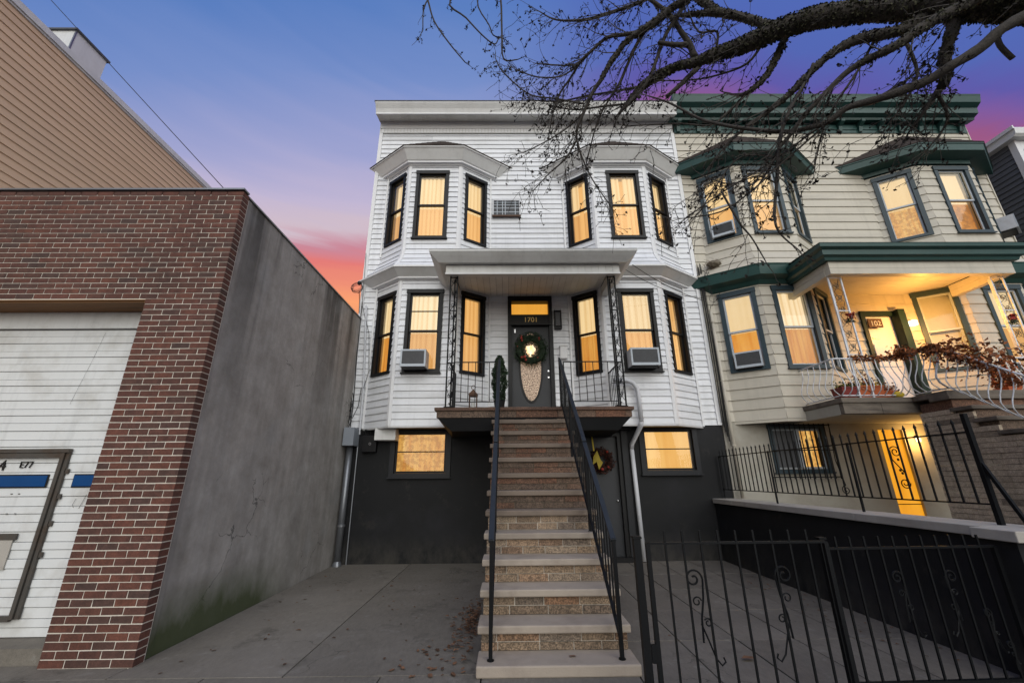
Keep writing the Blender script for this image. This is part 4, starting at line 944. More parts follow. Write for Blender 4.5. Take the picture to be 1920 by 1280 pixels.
for foot, wxl, wxu, bi in ((b1, 6.48, 6.40, 0), (b2, 11.35, 11.33, 1)):
    for lev, (za, zb, hz) in enumerate(((2.72, 5.80, 3.86), (6.17, 9.12, 7.20))):
        fl = flare if lev else (lambda z: 0.)
        for k in range(3):
            Lf = (lambda z, k=k, fl=fl: tuple(foot.off(fl(z))[k])); Rf = (lambda z, k=k, fl=fl: tuple(foot.off(fl(z))[k+1]))
            P0, P1 = foot.off(0)[k], foot.off(0)[k+1]; t = (P1-P0).normalized()
            ww = .70 if k == 1 else .60
            uc = ((wxu if lev else wxl)-(P0.x+P1.x)/2) if k == 1 else 0.
            clad('nh', Lf, Rf, za, zb, NE, holes=[(uc-ww/2-.05, uc+ww/2+.05, hz-.04, hz+1.76+.05)])
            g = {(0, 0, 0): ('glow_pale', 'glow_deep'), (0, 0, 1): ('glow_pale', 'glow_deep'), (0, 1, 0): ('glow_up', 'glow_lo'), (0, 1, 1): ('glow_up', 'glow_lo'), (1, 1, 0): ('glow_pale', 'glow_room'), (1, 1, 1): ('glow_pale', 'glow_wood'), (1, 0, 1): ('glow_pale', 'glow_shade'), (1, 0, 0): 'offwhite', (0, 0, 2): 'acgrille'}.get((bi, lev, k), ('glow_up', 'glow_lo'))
            window(nh, (P0+P1)/2+t*uc, t, hz, ww, 1.76, frame='blue_trim', sash='white_sash', glow=g, cw=.09, sill=(k == 1), wavy=(bi == 0 and not lev and k == 1))
    foot.sweep([(-.02, 9.16), (.03, 9.16), (.04, 9.26), (.33, 9.32), (.35, 9.49), (.37, 9.50), (.37, 9.525), (-.02, 9.54)]).build('eave', 'green', nh)
    foot.sweep([(-.02, 2.66), (.01, 2.66), (.01, 2.719), (-.02, 2.719)]).build('drip_edge', 'cream', nh)
    q = foot.off(0); m = MB(); m.add([(p.x, p.y, 2.68) for p in q], [(0, 1, 2, 3)]); m.build('soffit', 'cream', nh)
    q = foot.off(.38); v = [(p.x, p.y, 9.53) for p in q]+[((q[0].x+q[3].x)/2, W-.02, 10.60), ((q[0].x+q[3].x)/2, W-.02, 9.53)]
    m = MB(); m.add(v, [(0, 1, 4), (1, 2, 4), (2, 3, 4), (0, 1, 2, 3)]); rf = m.build('roof', 'shingle', nh)
    m = MB(); ctr = Vector(v[4])
    for i in range(3):
        A, B = Vector(v[i]), Vector(v[i+1]); nc = 8
        for j in range(nc):
            s0, s1 = j/nc, min((j+1.25)/nc, .985); a0, b0 = A.lerp(ctr, s0), B.lerp(ctr, s0); a1, b1_ = A.lerp(ctr, s1), B.lerp(ctr, s1); cnt = max(2, int((b0-a0).length/.2))
            for c_ in range(cnt):
                p0, p1 = a0.lerp(b0, (c_+.03)/cnt), a0.lerp(b0, (c_+.97)/cnt); p2, p3 = a1.lerp(b1_, (c_+.97)/cnt), a1.lerp(b1_, (c_+.03)/cnt)
                dz = Vector((0, 0, .024)); d2 = Vector((0, 0, .006)); m.hexa([p0, p1, p2, p3, p0+dz, p1+dz, p2+d2, p3+d2])
    m.build('shingle', 'shingle', rf, kind='stuff')
    foot.sweep([(-.02, 5.78), (.04, 5.78), (.10, 5.86), (.26, 5.92), (.30, 6.13), (.32, 6.165), (-.02, 6.168)]).build('eave', 'green', nh)
flush_boards('nh', nh, 'cream')
# cornice with brackets
m = MB(); xsweep(m, NL-.14, NR+.12, [(W, 11.03), (8.90, 11.0), (8.88, 11.06), (8.76, 11.10), (8.74, 11.26), (8.62, 11.34), (8.58, 11.50), (8.56, 11.56), (W, 11.58)]); cn = m.build('cornice', 'green', nh)
for i in range(15):
    x = NL+.1+i*.57
    m = MB(); xsweep(m, x-.05, x+.05, [(W-.03, 10.72), (W-.08, 10.72), (W-.12, 10.86), (8.86, 10.93), (8.84, 10.998), (W-.03, 10.998)]); m.build('bracket', 'green', cn)
    if i < 14:
        m = MB(); xs = [x+.09, x+.285, x+.48]
        m.box(x+.07, x+.50, W-.058, W-.041, 10.80, 10.96); m.build('frieze_panel', 'green', cn)
boxo('frieze', 'green', nh, NL, NR, W-.04, W, 10.70, 11.0)
# basement
m = MB(); holes_wall(m, NL, NR, 0, 2.72, W, W+.3, [(5.74, 6.80, 1.72, 2.56), (8.08, 8.62, .32, 2.53)]); m.build('basement_wall', 'cream_stucco', nh)
boxo('basement_wall', 'cream_stucco', nh, NL, NR, W+.6, W+9.9, 0, 2.6)
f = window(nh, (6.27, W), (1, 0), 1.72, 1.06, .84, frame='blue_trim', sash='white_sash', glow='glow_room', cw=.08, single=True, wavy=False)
m = MB(); m.box(5.76, 6.24, W-.012, W+.02, 1.76, 2.52); m.build('opaque_pane', 'acgrille', f); boxo('mullion', 'white_sash', f, 6.22, 6.32, W-.03, W+.0, 1.74, 2.54)  # dark opaque sheet stands in for the dark reflecting left pane
m = MB()
for i in range(13): x = 5.62+i*.107; m.sq((x, W-.16, 1.52), (x, W-.16, 2.66), .014)
for z in (1.56, 2.1, 2.62): m.sq((5.60, W-.16, z), (6.92, W-.16, z), .02)
m.sq((5.60, W-.0, 1.56), (5.60, W-.16, 1.56), .02); m.sq((6.92, W-.0, 1.56), (6.92, W-.16, 1.56), .02)
m.tube(spiral((6.98, W-.12, 1.30), (1, 0, 0), (0, 0, 1), .09, .02, 1.5, 1.6, 22), .009, 5); m.tube([(6.92, W-.13, 2.5), (6.90, W-.12, 1.9), (6.99, W-.12, 1.39)], .010, 5)
m.build('window_bars', 'iron', nh)
m = MB(); m.add([(8.08, W+.06, .32), (8.62, W+.06, .32), (8.62, W+.06, 2.53), (8.08, W+.06, 2.53)], [(0, 1, 2, 3)]); dd = m.build('basement_door', 'glow_door', nh)
m = MB(); m.tube(spiral((8.33, W-.0, 2.06), (1, 0, 0), (0, 0, 1), .12, .03, 2.6, -1.5, 24), .011, 5); m.tube([(8.22, W, 2.10), (8.22, W, 1.9), (8.42, W, 1.62), (8.45, W, 1.42)], .012, 5)
m.tube(spiral((8.36, W-.0, 1.42), (1, 0, 0), (0, 0, 1), .11, .03, .0, -1.5, 24), .011, 5)
for z, x in ((1.90, 8.35), (1.68, 8.33), (1.62, 8.36)): m.blob((x, W, z), .03, 6, 4, (1, .4, 1.2))
for z in (.6, 1.0): m.box(8.09, 8.61, W+.03, W+.05, z, z+.015)
m.build('scrollwork', 'iron', dd)
# landing slab, porch
ns = thing('stoop', 'neighbour stoop of long thin brown stones with a dark landing slab under the lit porch', 'steps', (8.5, 6, 0))
boxo('landing_slab', 'nslab', ns, 6.15, 10.45, 7.50, W-.02, 2.86, 2.955, bevel=.01); boxo('landing_slab', 'nslab', ns, 7.46, 9.48, 6.86, 7.498, 2.86, 2.955, bevel=.01)
x = 6.17
while x < 10.42:
    b = min(x+U(.5, .95), 10.43); m = MB(); m.box(x+.004, b-.004, 7.52+U(0, .012), 7.62, 2.665, 2.857); m.build('stone', 'nslab', ns); x = b
boxo('landing_soffit', 'cream_stucco', ns, 6.17, 10.43, 7.625, W-.02, 2.655, 2.855)
NX0, NX1 = 7.50, 9.45; NY1 = 7.48; NS0 = 3.68
m = MB()
for k in range(12): m.box(NX0+.03, NX1, NS0+T_*k+.05, NY1-.02, .30+(k)*.214-.05 if k else .1, .30+(k+1)*.214-.07)
m.build('core', 'riserdark', ns)
for k in range(12):
    y = NS0+T_*k; z = .30+(k+1)*.214
    m = MB(); m.box(NX0-.04, NX1+.03, y, y+T_+.07, z-.065, z); m.build('tread', 'nslab', ns, bevel=.01)
ch = .083
for r in range(28):
    z0 = .32+r*ch; z1 = z0+ch-.006; yf = 4.25+T_*max(0, (z1+.06-.30)/.214-1)+.03
    if z0 > 2.78: break
    if z1 > 2.855: z1 = 2.855
    kk = max(0, math.ceil((z1+.068-.30)/.214)-1); yf = NS0+T_*kk+.04
    y = NY1-U(0, .2)*0; y = NY1
    first = U(.15, .5)
    while y > yf+.02:
        L = first if y == NY1 else U(.28, .62); y0_ = max(yf, y-L)
        if y0_-yf < .08: y0_ = yf
        m = MB(); m.box(NX0-U(.0, .012), NX0+.04, y0_+.003, y-.003, z0, z1); m.build('stone', 'nstone', ns); y = y0_
# beam, ceiling, gutter
m = MB(); py0 = 7.46
for z0, z1 in ((5.47, 5.60), (5.604, 5.74)):
    m.box(6.56, 10.36, py0-.015, py0+.12, z0, z1); m.box(6.56-.015, 6.56+.12, py0+.12, W-.3, z0, z1); m.box(10.24, 10.375, py0+.12, W-.5, z0, z1)
npf = m.build('porch_roof', 'cream', nh)
rings = []; pf = [(0, 5.745), (.08, 5.745), (.10, 5.80), (.16, 5.83), (.17, 5.93), (.24, 5.97), (.25, 6.04), (0, 6.06)]
for o, z in pf: rings.append([(6.54-o, W-.35, z), (6.54-o, py0-o, z), (10.38+o, py0-o, z), (10.38+o, W-.35, z)])
m = MB(); v = [p for r in rings for p in r]; fs = []
for i in range(len(pf)):
    j = (i+1) % len(pf)
    for k in range(3): fs.append((i*4+k, i*4+k+1, j*4+k+1, j*4+k))
m.add(v, fs); m.build('gutter', 'green', npf)
m = MB(); m.add([(6.3, py0-.24, 6.06), (10.6, py0-.24, 6.06), (10.5, W-.02, 6.20), (6.4, W-.02, 6.20)], [(0, 1, 2, 3)]); m.build('roof_sheet', 'green', npf)
for i in range(8):
    y = py0+.13+i*.19; m = MB(); m.box(6.7, 10.23, y, min(y+.185, W-.02), 5.755, 5.77); m.build('ceiling_board', 'cream', npf)
boxo('ceiling_backing', 'acgrille', npf, 6.7, 10.23, py0+.1, W-.02, 5.775, 5.79)
# front door
m = MB(); x0, x1, z0, z1 = nd; m.box(x0, x0+.09, W-.06, W+.2, z0+.06, z1); m.box(x1-.16, x1, W-.20, W+.2, z0+.06, z1); m.box(x0+.09, x1-.16, W-.06, W+.2, z1-.12, z1); nf = m.build('front_door', 'greendark', nh)
lf = boxo('leaf', 'whitedoor', nf, x0+.09, x1-.16, W+.02, W+.07, z0+.06, z1-.12)
for a, b in ((3.15, 3.85), (3.95, 4.5)): boxo('door_panel', 'whitedoor', nf, x0+.17, x1-.26, W+.004, W+.019, a, b, bevel=.008)
boxo('letter_slot', 'brass', nf, x0+.2, x0+.36, W+.008, W+.019, 4.62, 4.66); boxo('plate', 'acgrille', nf, x0+.28, x0+.52, W+.006, W+.019, 4.36, 4.43)
m = MB(); m.box(x0+.10, x0+.44, W-.09, W-.061, 4.88, 5.10); nb = m.build('number_plate', 'wood', nf, bevel=.01); text('number', '102', (x0+.27, W-.093, 4.92), .17, 'offwhite', nf)
# porch lamp (lit)
t = thing('porch_lamp', 'lit globe wall lamp beside the white door under the cream house porch', 'lamp', (9.50, W-.1, 5.0))
boxo('bracket', 'brass', t, 9.44, 9.56, W-.06, W-.017, 5.03, 5.09)
m = MB(); m.box(9.45, 9.58, W-.2, W-.061, 4.90, 5.028); m.build('lamp_shade', 'lampglow', t, bevel=.02)
lp = bpy.data.objects.new('lamp_bulb', bpy.data.lights.new('lamp_bulb', 'POINT')); COL.objects.link(lp); lp.data.energy = 52; lp.data.color = (1, .46, .09); lp.data.shadow_soft_size = .07; lp.location = (9.30, W-.85, 4.85)
lp.parent = t; lp.location = Vector(lp.location)-WORLDLOC[t.name]
# spill light from the lit passage
lp2 = bpy.data.objects.new('passage_bulb', bpy.data.lights.new('passage_bulb', 'POINT')); COL.objects.link(lp2); lp2.data.energy = 11; lp2.data.color = (1, .55, .15); lp2.data.shadow_soft_size = .1; lp2.location = Vector((8.55, 8.72, 2.1))
t = thing('passage_lamp', 'small caged lamp on the stucco wall right of the lit basement doorway', 'lamp', (8.86, W-.05, 2.3))
m = MB(); m.lathe((8.86, W-.06, 2.26), [(0, 0), (.04, .0), (.045, .07), (.02, .10), (0, .10)], 10); m.build('lamp_shade', 'lampglow', t); lp2.parent = t; lp2.location = Vector((8.80, 8.86, 2.28))-WORLDLOC[t.name]
boxo('bracket', 'iron', t, 8.84, 8.88, W-.05, W-.001, 2.36, 2.39)

# white iron porch posts, bellied railings
porch_post(6.60, 6.86, 7.60, 2.956, 5.47, 'white iron trellis porch post at the left corner of the lit porch', 'white_iron', 'nest')
porch_post(9.98, 10.24, 7.60, 2.956, 5.47, 'white iron trellis porch post at the right corner of the lit porch', 'white_iron', 'nest')
for x, z in ((6.82, 4.6), (10.05, 4.55)):
    t = thing('flower', 'red silk flower tied to the %s white porch post' % ('left' if x < 8 else 'right'), 'flower', (x, 7.58, z), 'flowers on the white posts'); m = MB()
    for i in range(60): m.leafquad((x+U(-.06, .06), 7.56+U(-.04, .04), z+U(-.05, .05)), U(.02, .04))
    m.build('petals', 'berry', t)
    m = MB()
    for i in range(30): m.leafquad((x+U(-.08, .08), 7.58+U(-.04, .04), z-.09+U(-.05, .04)), U(.02, .035))
    m.build('leaves', 'leafgreen', t)
def belly(e, a, b, za0, za1, zb0, zb1, n, out, bulge, mat='white_iron'):
    a = Vector(a); b = Vector(b); out = Vector(out); Z = Vector((0, 0, 1))
    m = MB(); m.tube([a+Z*za1, b+Z*zb1], .016, 8); m.build('top_rail', mat, e)
    m = MB(); m.tube([a+Z*(za0+.05), b+Z*(zb0+.05)], .012, 8); m.build('bottom_rail', mat, e)
    for i in range(n+1):
        s = i/n; p = a.lerp(b, s); z0 = za0+(zb0-za0)*s+.05; z1 = za1+(zb1-za1)*s; m = MB()
        m.tube([p+out*(bulge*f)+Z*(z0+(z1-z0)*h) for h, f in ((0, 0), (.05, .35), (.13, .8), (.25, 1), (.4, .8), (.58, .35), (.75, .05), (1, 0))], .0095, 5); m.build('baluster', mat, e, smooth=True)
br = thing('balcony_railing', 'white bellied iron railing round the left end of the lit porch', 'railing', (6.8, 7.5, 2.95))
belly(br, (6.24, 7.58, 0), (7.46, 7.58, 0), 2.955, 3.72, 2.955, 3.72, 9, (0, -1, 0), .14); belly(br, (6.24, 8.62, 0), (6.24, 7.60, 0), 2.955, 3.72, 2.955, 3.72, 6, (-1, 0, 0), .12)
br = thing('stair_railing', 'white bellied iron railing descending the near side of the stone stoop', 'railing', (7.52, 6, 2))
belly(br, (7.56, 7.52, 0), (7.56, 6.90, 0), 2.95, 3.74, 2.95, 3.74, 5, (-1, 0, 0), .16); belly(br, (7.56, 6.88, 0), (7.56, 3.9, 0), 2.95, 3.74, .75, 1.52, 23, (-1, 0, 0), .16)
br = thing('balcony_railing', 'white bellied iron railing at the right end of the lit porch', 'railing', (10, 7.5, 2.95))
belly(br, (9.45, 7.58, 0), (10.40, 7.58, 0), 2.955, 3.72, 2.955, 3.72, 7, (0, -1, 0), .14)
br = thing('stair_railing', 'white bellied iron railing on the far side of the stone stoop', 'railing', (9.4, 6, 2))
belly(br, (9.40, 6.88, 0), (9.40, 3.9, 0), 2.95, 3.76, .75, 1.52, 20, (1, 0, 0), .12)
def planter(label, x0, x1, y0, y1, z, h, mat, plants):
    t = thing('planter', label, 'planter', ((x0+x1)/2, (y0+y1)/2, z)); k = .02
    m = MB(); m.hexa([(x0+k, y0+k, z), (x1-k, y0+k, z), (x1-k, y1-k, z), (x0+k, y1-k, z), (x0, y0, z+h), (x1, y0, z+h), (x1, y1, z+h), (x0, y1, z+h)]); m.box(x0-.012, x1+.012, y0-.012, y1+.012, z+h, z+h+.02); m.build('trough', mat, t)
    for mt, n, s, hh, nm in plants:
        m = MB()
        for i in range(n): m.leafquad((U(x0-.03, x1+.03), U(y0-.03, y1+.03), z+h+.02+abs(rng.gauss(0, .45))*hh), U(.5, 1.2)*s)
        m.build(nm, mt, t)
planter('long orange planter with yellow and rust flowers at the foot of the left balcony railing', 6.62, 7.10, 7.60, 7.86, 2.956, .22, 'terra', [('yellow', 90, .026, .12, 'flowers'), ('autumn', 160, .035, .2, 'leaves')])
planter('dark red planter in the left corner of the lit porch', 6.30, 6.58, 7.60, 7.88, 2.956, .20, 'redpot', [('yellow', 40, .022, .1, 'flowers'), ('leafgreen', 80, .03, .14, 'leaves')])
planter('terracotta box with rust leaves beside the top of the stone stoop', 7.13, 7.40, 7.66, 7.86, 2.956, .13, 'terra', [('berry', 60, .022, .1, 'flowers'), ('autumn', 110, .03, .16, 'leaves')])
planter('terracotta planter full of autumn leaves at the right end of the porch', 9.55, 9.95, 7.66, 7.9, 2.956, .2, 'terra', [('autumn', 500, .05, .5, 'leaves'), ('berry', 60, .03, .4, 'flowers')])
planter('red planter with tall green and rust leaves beside the right porch post', 10.28, 10.42, 7.68, 7.95, 2.956, .2, 'redpot', [('autumn', 300, .05, .55, 'leaves'), ('leafgreen', 150, .05, .4, 'foliage')])
t = thing('pumpkin', 'yellow gourd sitting at the top corner of the stone stoop', 'pumpkin', (7.33, 7.45, 2.956)); m = MB(); m.blob((7.34, 7.60, 3.02), .075, 12, 8, (1.3, .8, .85), .02); m.build('shell', 'yellow', t, smooth=True); m = MB(); m.tube([(7.34, 7.60, 3.07), (7.35, 7.59, 3.11)], .012, 6); m.build('stem', 'wood', t)
t = thing('autumn_garland', 'rust and brown leaf garland wound along the top of the white railings', 'garland', (8, 7.5, 3.7)); m = MB()
for i in range(1500):
    s = U(0, 1); x = 6.95+s*.6
    if s < .3: c = (U(6.6, 7.5), 7.58, 3.73)
    else:
        q = U(0, 1); c = (7.56, 7.52-q*3.0, 3.76-max(0, q-.2)*2.6)
    m.leafquad((c[0]+rng.gauss(0, .03), c[1]+rng.gauss(0, .03), c[2]+rng.gauss(0, .03)), U(.018, .04))
for i in range(1100):
    g = rng.choice([(7.5, 7.5, 3.8, .10), (7.56, 6.75, 3.62, .14), (7.6, 6.5, 3.5, .17), (7.66, 6.2, 3.3, .18), (7.56, 7.0, 3.72, .07)])
    m.leafquad((rng.gauss(g[0], g[3]*.7), rng.gauss(g[1], g[3]), rng.gauss(g[2], g[3]*.7)), U(.02, .05))
m.build('leaves', 'autumn', t)
m = MB(); m.tube([(6.6, 7.58, 3.735), (7.5, 7.57, 3.735)], .012, 5); m.build('vine', 'bark', t)

ac_unit('window_air_conditioner', 'air conditioner with a dark front in the lowest left window of the cream house', (5.38, 8.825), (.80, -.55), 3.86, .54, .36, .14)
ac_unit('window_air_conditioner', 'air conditioner in the upstairs left window of the cream house behind the branches', (5.38, 8.825), (.80, -.55), 7.20, .50, .34, .14)
ac_unit('window_air_conditioner', 'air conditioner on the far right bay face of the cream house, above the porch roof', (12.28, 8.825), (.80, .55), 7.22, .50, .36, .34)
# party line pipe and cables
t = thing('drainpipe', 'thin cream drainpipe beside the joint between the white and cream houses', 'pipe', (4.78, 9.0, 0)); m = MB(); m.tube([(4.80, 8.98, 5.3), (4.80, 8.98, 1.16)], .035, 8); m.build('pipe', 'cream', t, smooth=True)
for z in (2.2, 3.6, 5.0): m = MB(); m.lathe((4.80, 8.98, z), [(.036, 0), (.045, .0), (.045, .03), (.036, .03)], 10); m.build('clamp', 'cream', t)
t = thing('service_cables', 'dark service cables tangled in the joint between the two houses', 'cables', (4.70, 9.0, 5.8)); m = MB()
for i in range(6): x = 4.66+i*.022; m.tube([(x, 9.03, 6.4+U(-.2, .2)), (x+U(-.02, .02), 9.0, 5), (x+U(-.02, .02), 9.0, 3.6), (x, 9.03, 2.7-i*.1)], U(.006, .012), 5)
for i in range(12):
    p = [(4.72+U(-.08, .25), 8.9+U(-.08, .05), 5.85+U(-.3, .3))]
    for j in range(5): p.append((p[-1][0]+U(-.1, .12), p[-1][1]+U(-.03, .03), p[-1][2]+U(-.14, .14)))
    m.tube(p, .006, 4)
m.build('wire', 'cable', t)
t = thing('service_drop', 'thin wires sagging across the lower right bay of the white house', 'cables', (3.6, 8.3, 5.8)); m = MB()
m.tube(sag((2.56, 7.5, 5.72), (4.68, 8.95, 5.55), .10), .007, 5); m.tube(sag((2.5, 7.9, 5.85), (4.68, 8.95, 5.62), .16), .006, 5); m.build('wire', 'cable', t)
t = thing('bird_nest', 'ragged brown bird nest lodged above the green eave of the cream house', 'nest', (5.0, 8.95, 6.5)); m = MB(); m.blob((5.04, 8.90, 6.50), .13, 14, 9, (1.4, .9, .7), .12); m.build('bowl', 'nest', t); m = MB()
for i in range(120):
    a = Vector((5.04+rng.gauss(0, .12), 8.88+rng.gauss(0, .05), 6.48+rng.gauss(0, .06))); m.tube([a, a+Vector((U(-.12, .12), U(-.05, .05), U(-.09, .09)))], .003, 3)
m.build('twigs', 'wood', t)

# ================================================================== GREY HOUSE on the far right
gh = thing('grey_house', 'dark grey clapboard house with pale eave trim at the far right edge', 'house', (16, 12, 0))
for i in range(52):
    z = 2.4+i*.152; board('gh', (14, 16.0), (14, 8.98), (14, 16.0), (14, 8.98), (-1, 0), (-1, 0), z, z+.152)
flush_boards('gh', gh, 'greysiding')
boxo('wall', 'greysiding', gh, 14.013, 20, 9.0, 16, 0, 10.30)
boxo('corner_board', 'trim', gh, 13.97, 14.12, 8.93, 9.08, 0, 10.30); boxo('corner_board', 'trim', gh, 14.121, 20, 8.93, 8.99, 10.0, 10.30)
m = MB(); xsweep(m, 13.80, 20.1, [(8.72, 10.36), (8.78, 10.30), (16.1, 10.30), (16.1, 10.58), (8.74, 10.58), (8.70, 10.52)]); m.build('eave', 'crown', gh)
boxo('eave_strip', 'trim', gh, 13.76, 13.799, 8.70, 16.1, 10.50, 10.60)

# ================================================================== RETAINING WALL, FENCE, GATES
rw = thing('retaining_wall', 'black painted retaining wall with a pale stone cap between the two front yards', 'wall', (4.45, 6.4, 0))
boxo('wall_face', 'black_wall', rw, 4.26, 4.62, 3.96, 9.09, -.05, 1.065)
boxo('wall_face', 'black_wall', rw, 4.13, 7.2, 3.66, 3.955, -.05, 1.065)
y = 3.96
while y < 9.05:
    b = min(y+1.45, 9.08); boxo('cap_stone', 'cap', rw, 4.215, 4.67, y+.002, b-.002, 1.068, 1.155, bevel=.008); y = b
x = 4.08
while x < 7.2: b = min(x+.42 if x < 4.1 else x+1.2, 7.22); boxo('cap_stone', 'cap', rw, x+.002, b-.002, 3.60, 3.957, 1.068, 1.155, bevel=.008); x = b
fe = thing('iron_fence', 'black iron picket fence standing on the pale wall cap', 'fence', (4.47, 6.5, 1.15)); fx = 4.47
for z in (1.985, 1.33): m = MB(); m.sq((fx, 4.05, z), (fx, 9.06, z), .03, .014); m.build('rail', 'iron', fe)
n_ = 37
for i in range(n_):
    y = 4.16+i*(8.98-4.16)/(n_-1); m = MB(); m.sq((fx, y, 1.33), (fx, y, 2.08), .014); m.add([(fx-.012, y-.012, 2.08), (fx+.012, y-.012, 2.08), (fx+.012, y+.012, 2.08), (fx-.012, y+.012, 2.08), (fx, y, 2.13)], [(0, 1, 4), (1, 2, 4), (2, 3, 4), (3, 0, 4)]); m.build('picket', 'iron', fe)
for y in (5.55, 7.3, 9.04): m = MB(); m.sq((fx, y, 1.155), (fx, y, 2.0), .022); m.build('post', 'iron', fe)
m = MB(); m.sq((fx, 4.03, 1.156), (fx, 4.03, 2.16), .04); m.build('post', 'iron', fe); m = MB(); m.sq((fx, 4.04, 1.75), (fx+.02, 3.83, 1.156), .028); m.build('stay', 'iron', fe)
def scroll_S(m, c, h, ax, fl=1, r=.008):
    c = Vector(c); ax = Vector(ax)*fl; Z = Vector((0, 0, 1)); k = h/.56
    m.tube(spiral(c+Z*.22*k+ax*(-.035*k), ax, Z, .062*k, .012*k, 0, 1.35, 26), r, 5)
    m.tube([c+Z*.22*k+ax*.027*k, c+Z*.10*k+ax*.015*k, c-Z*.02*k-ax*.012*k, c-Z*.16*k-ax*.02*k], r, 5)
    m.tube([c-Z*.05*k-ax*.02*k, c-Z*.16*k+ax*.02*k, c-Z*.25*k+ax*.05*k, c-Z*.29*k+ax*.085*k, c-Z*.27*k+ax*.11*k, c-Z*.245*k+ax*.10*k], r*.8, 5)
    m.tube(spiral(c+Z*.08*k-ax*.03*k, ax, Z, .032*k, .012*k, .2, 1.1, 16), r*.7, 5); m.tube(spiral(c-Z*.045*k+ax*.028*k, ax, Z, .028*k, .010*k, 2.6, -1.2, 16), r*.7, 5)
def gate(label, a, b, z0, z1, n, scr, name='iron_gate'):
    a = Vector((a[0], a[1], 0)); b = Vector((b[0], b[1], 0)); t = (b-a).normalized(); Z = Vector((0, 0, 1))
    e = thing(name, label, 'gate', ((a.x+b.x)/2, (a.y+b.y)/2, 0), 'iron gates across the yard')
    m = MB(); m.sq(a+Z*z1, b+Z*z1, .030, .016); m.build('top_rail', 'iron', e); m = MB(); m.sq(a+Z*z0, b+Z*z0, .030, .022); m.build('bottom_rail', 'iron', e)
    for p in (a, b): m = MB(); m.sq(p+Z*(z0-.02), p+Z*(z1), .032); m.build('stile', 'iron', e)
    L = (b-a).length
    for i in range(1, n): p = a+t*L*i/n; m = MB(); m.sq(p+Z*z0, p+Z*(z1+.09), .014); m.build('picket', 'iron', e)
    for (u, z, h, fl) in scr:
        m = MB(); scroll_S(m, a+t*u+Z*z-Vector((0, .0, 0)), h, t, fl); m.build('scroll', 'iron', e)
    return e
gate('black iron gate with curled scrolls beside the foot of the steps', (1.10, 3.60), (2.52, 3.60), .08, 1.095, 10, [(.37, .60, .62, 1), (1.0, .62, .62, -1)])
gate('black iron gate section with scrolls against the retaining wall', (2.60, 3.76), (4.08, 3.80), .09, 1.02, 12, [(.60, .62, .46, 1), (1.0, .62, .46, -1), (1.26, .42, .3, 1), (1.36, .22, .25, 1)])
t = thing('gate_post', 'square black iron gate post right beside the stone steps', 'post', (1.02, 3.62, 0)); m = MB(); m.sq((1.02, 3.62, -.02), (1.02, 3.62, 1.13), .055); m.build('shaft', 'iron', t); m = MB(); m.box(.985, 1.055, 3.585, 3.655, 1.131, 1.145); m.build('cap', 'iron', t)
boxo('latch', 'iron', t, 1.05, 1.10, 3.585, 3.60, .30, .42)
t = thing('gate_post', 'square black iron post between the two gates', 'post', (2.56, 3.70, 0)); m = MB(); m.sq((2.56, 3.70, -.02), (2.56, 3.70, 1.10), .036); m.build('shaft', 'iron', t); m = MB(); m.box(2.53, 2.59, 3.67, 3.73, 1.101, 1.115); m.build('cap', 'iron', t)

# ================================================================== BRICK GARAGE
gr = thing('garage_building', 'low red brick garage with a white sectional door and a streaked concrete side wall', 'garage', (-6, 8, 0))
BX1, BY, CH = -3.40, 4.47, .0685
ox1, oz1 = -4.25, 3.62
holes_m = MB(); holes_wall(holes_m, -8.45, BX1-.004, -.05, 5.09, BY+.0045, BY+.13, [(-8.3, ox1, -.05, oz1)]); holes_m.build('brick_backing', 'mortar', gr)
boxo('side_wall', 'concwall', gr, -3.70, -3.452, BY+.131, 9.08, -.05, 5.15)
boxo('render_edge', 'concwall', gr, -3.451, -3.437, BY+.131, BY+.24, -.02, 5.13, bevel=.004)
boxo('wall_coping', 'galv', gr, -3.74, -3.43, BY+.10, 9.05, 5.152, 5.175)
boxo('coping', 'galv', gr, -8.45, BX1+.01, BY-.02, BY+.10, 5.152, 5.175)
boxo('back_body', 'concwall', gr, -8.45, -3.701, BY+.7, 16, -.05, 4.95)
cands = []; nrow = int(5.15/CH)
for r in range(nrow):
    z = r*CH+.004; off = (0, .104)[r % 2]; x = BX1-off*1.0
    x1_ = BX1
    first = True
    while x1_ > -7.0:
        L = (.104 if (first and r % 2) else .207); x0_ = x1_-L; first = False
        a, b = x0_+.0055, x1_-.0055
        if x1_ == BX1: b = BX1
        if z < oz1-.01 and b < ox1+.045: x1_ = x0_; continue
        if z < oz1-.01 and a < ox1+.055: a = ox1
        cands.append((z, a, b)); x1_ = x0_
def brick_size(c): z, a, b = c; return (b-a)/math.hypot(math.hypot((a+b)/2, BY), z-1.6)
cands.sort(key=lambda c: -brick_size(c))
cache = {}
def brick_mesh(L, var):
    k = (round(L, 3), var)
    if k in cache: return cache[k]
    m = MB(); hx = L/2; j = lambda: U(-.0018, .0018)
    pr_ = (.0, .0015, .003, .001)[var]
    m.hexa([(-hx+j(), -pr_, j()), (hx+j(), -pr_, j()), (hx+j(), .118, 0), (-hx, .118, 0), (-hx+j(), -pr_, CH-.011+j()), (hx+j(), -pr_, CH-.011+j()), (hx, .118, CH-.011), (-hx, .118, CH-.011)])
    me = bpy.data.meshes.new('brick'); me.from_pydata(m.v, [], m.f); me.materials.append(MT['brick']); cache[k] = me; return me
for c in cands[:295]:
    z, a, b = c; o = bpy.data.objects.new('brick', brick_mesh(b-a, rng.randrange(4))); COL.objects.link(o); o.location = ((a+b)/2, BY, z); attach(o, gr)
m = MB()
for c in cands[295:]:
    z, a, b = c; pr_ = U(0, .003); m.box(a, b, BY-pr_, BY+.118, z, z+CH-.011)
m.build('brick', 'brick', gr, kind='stuff')
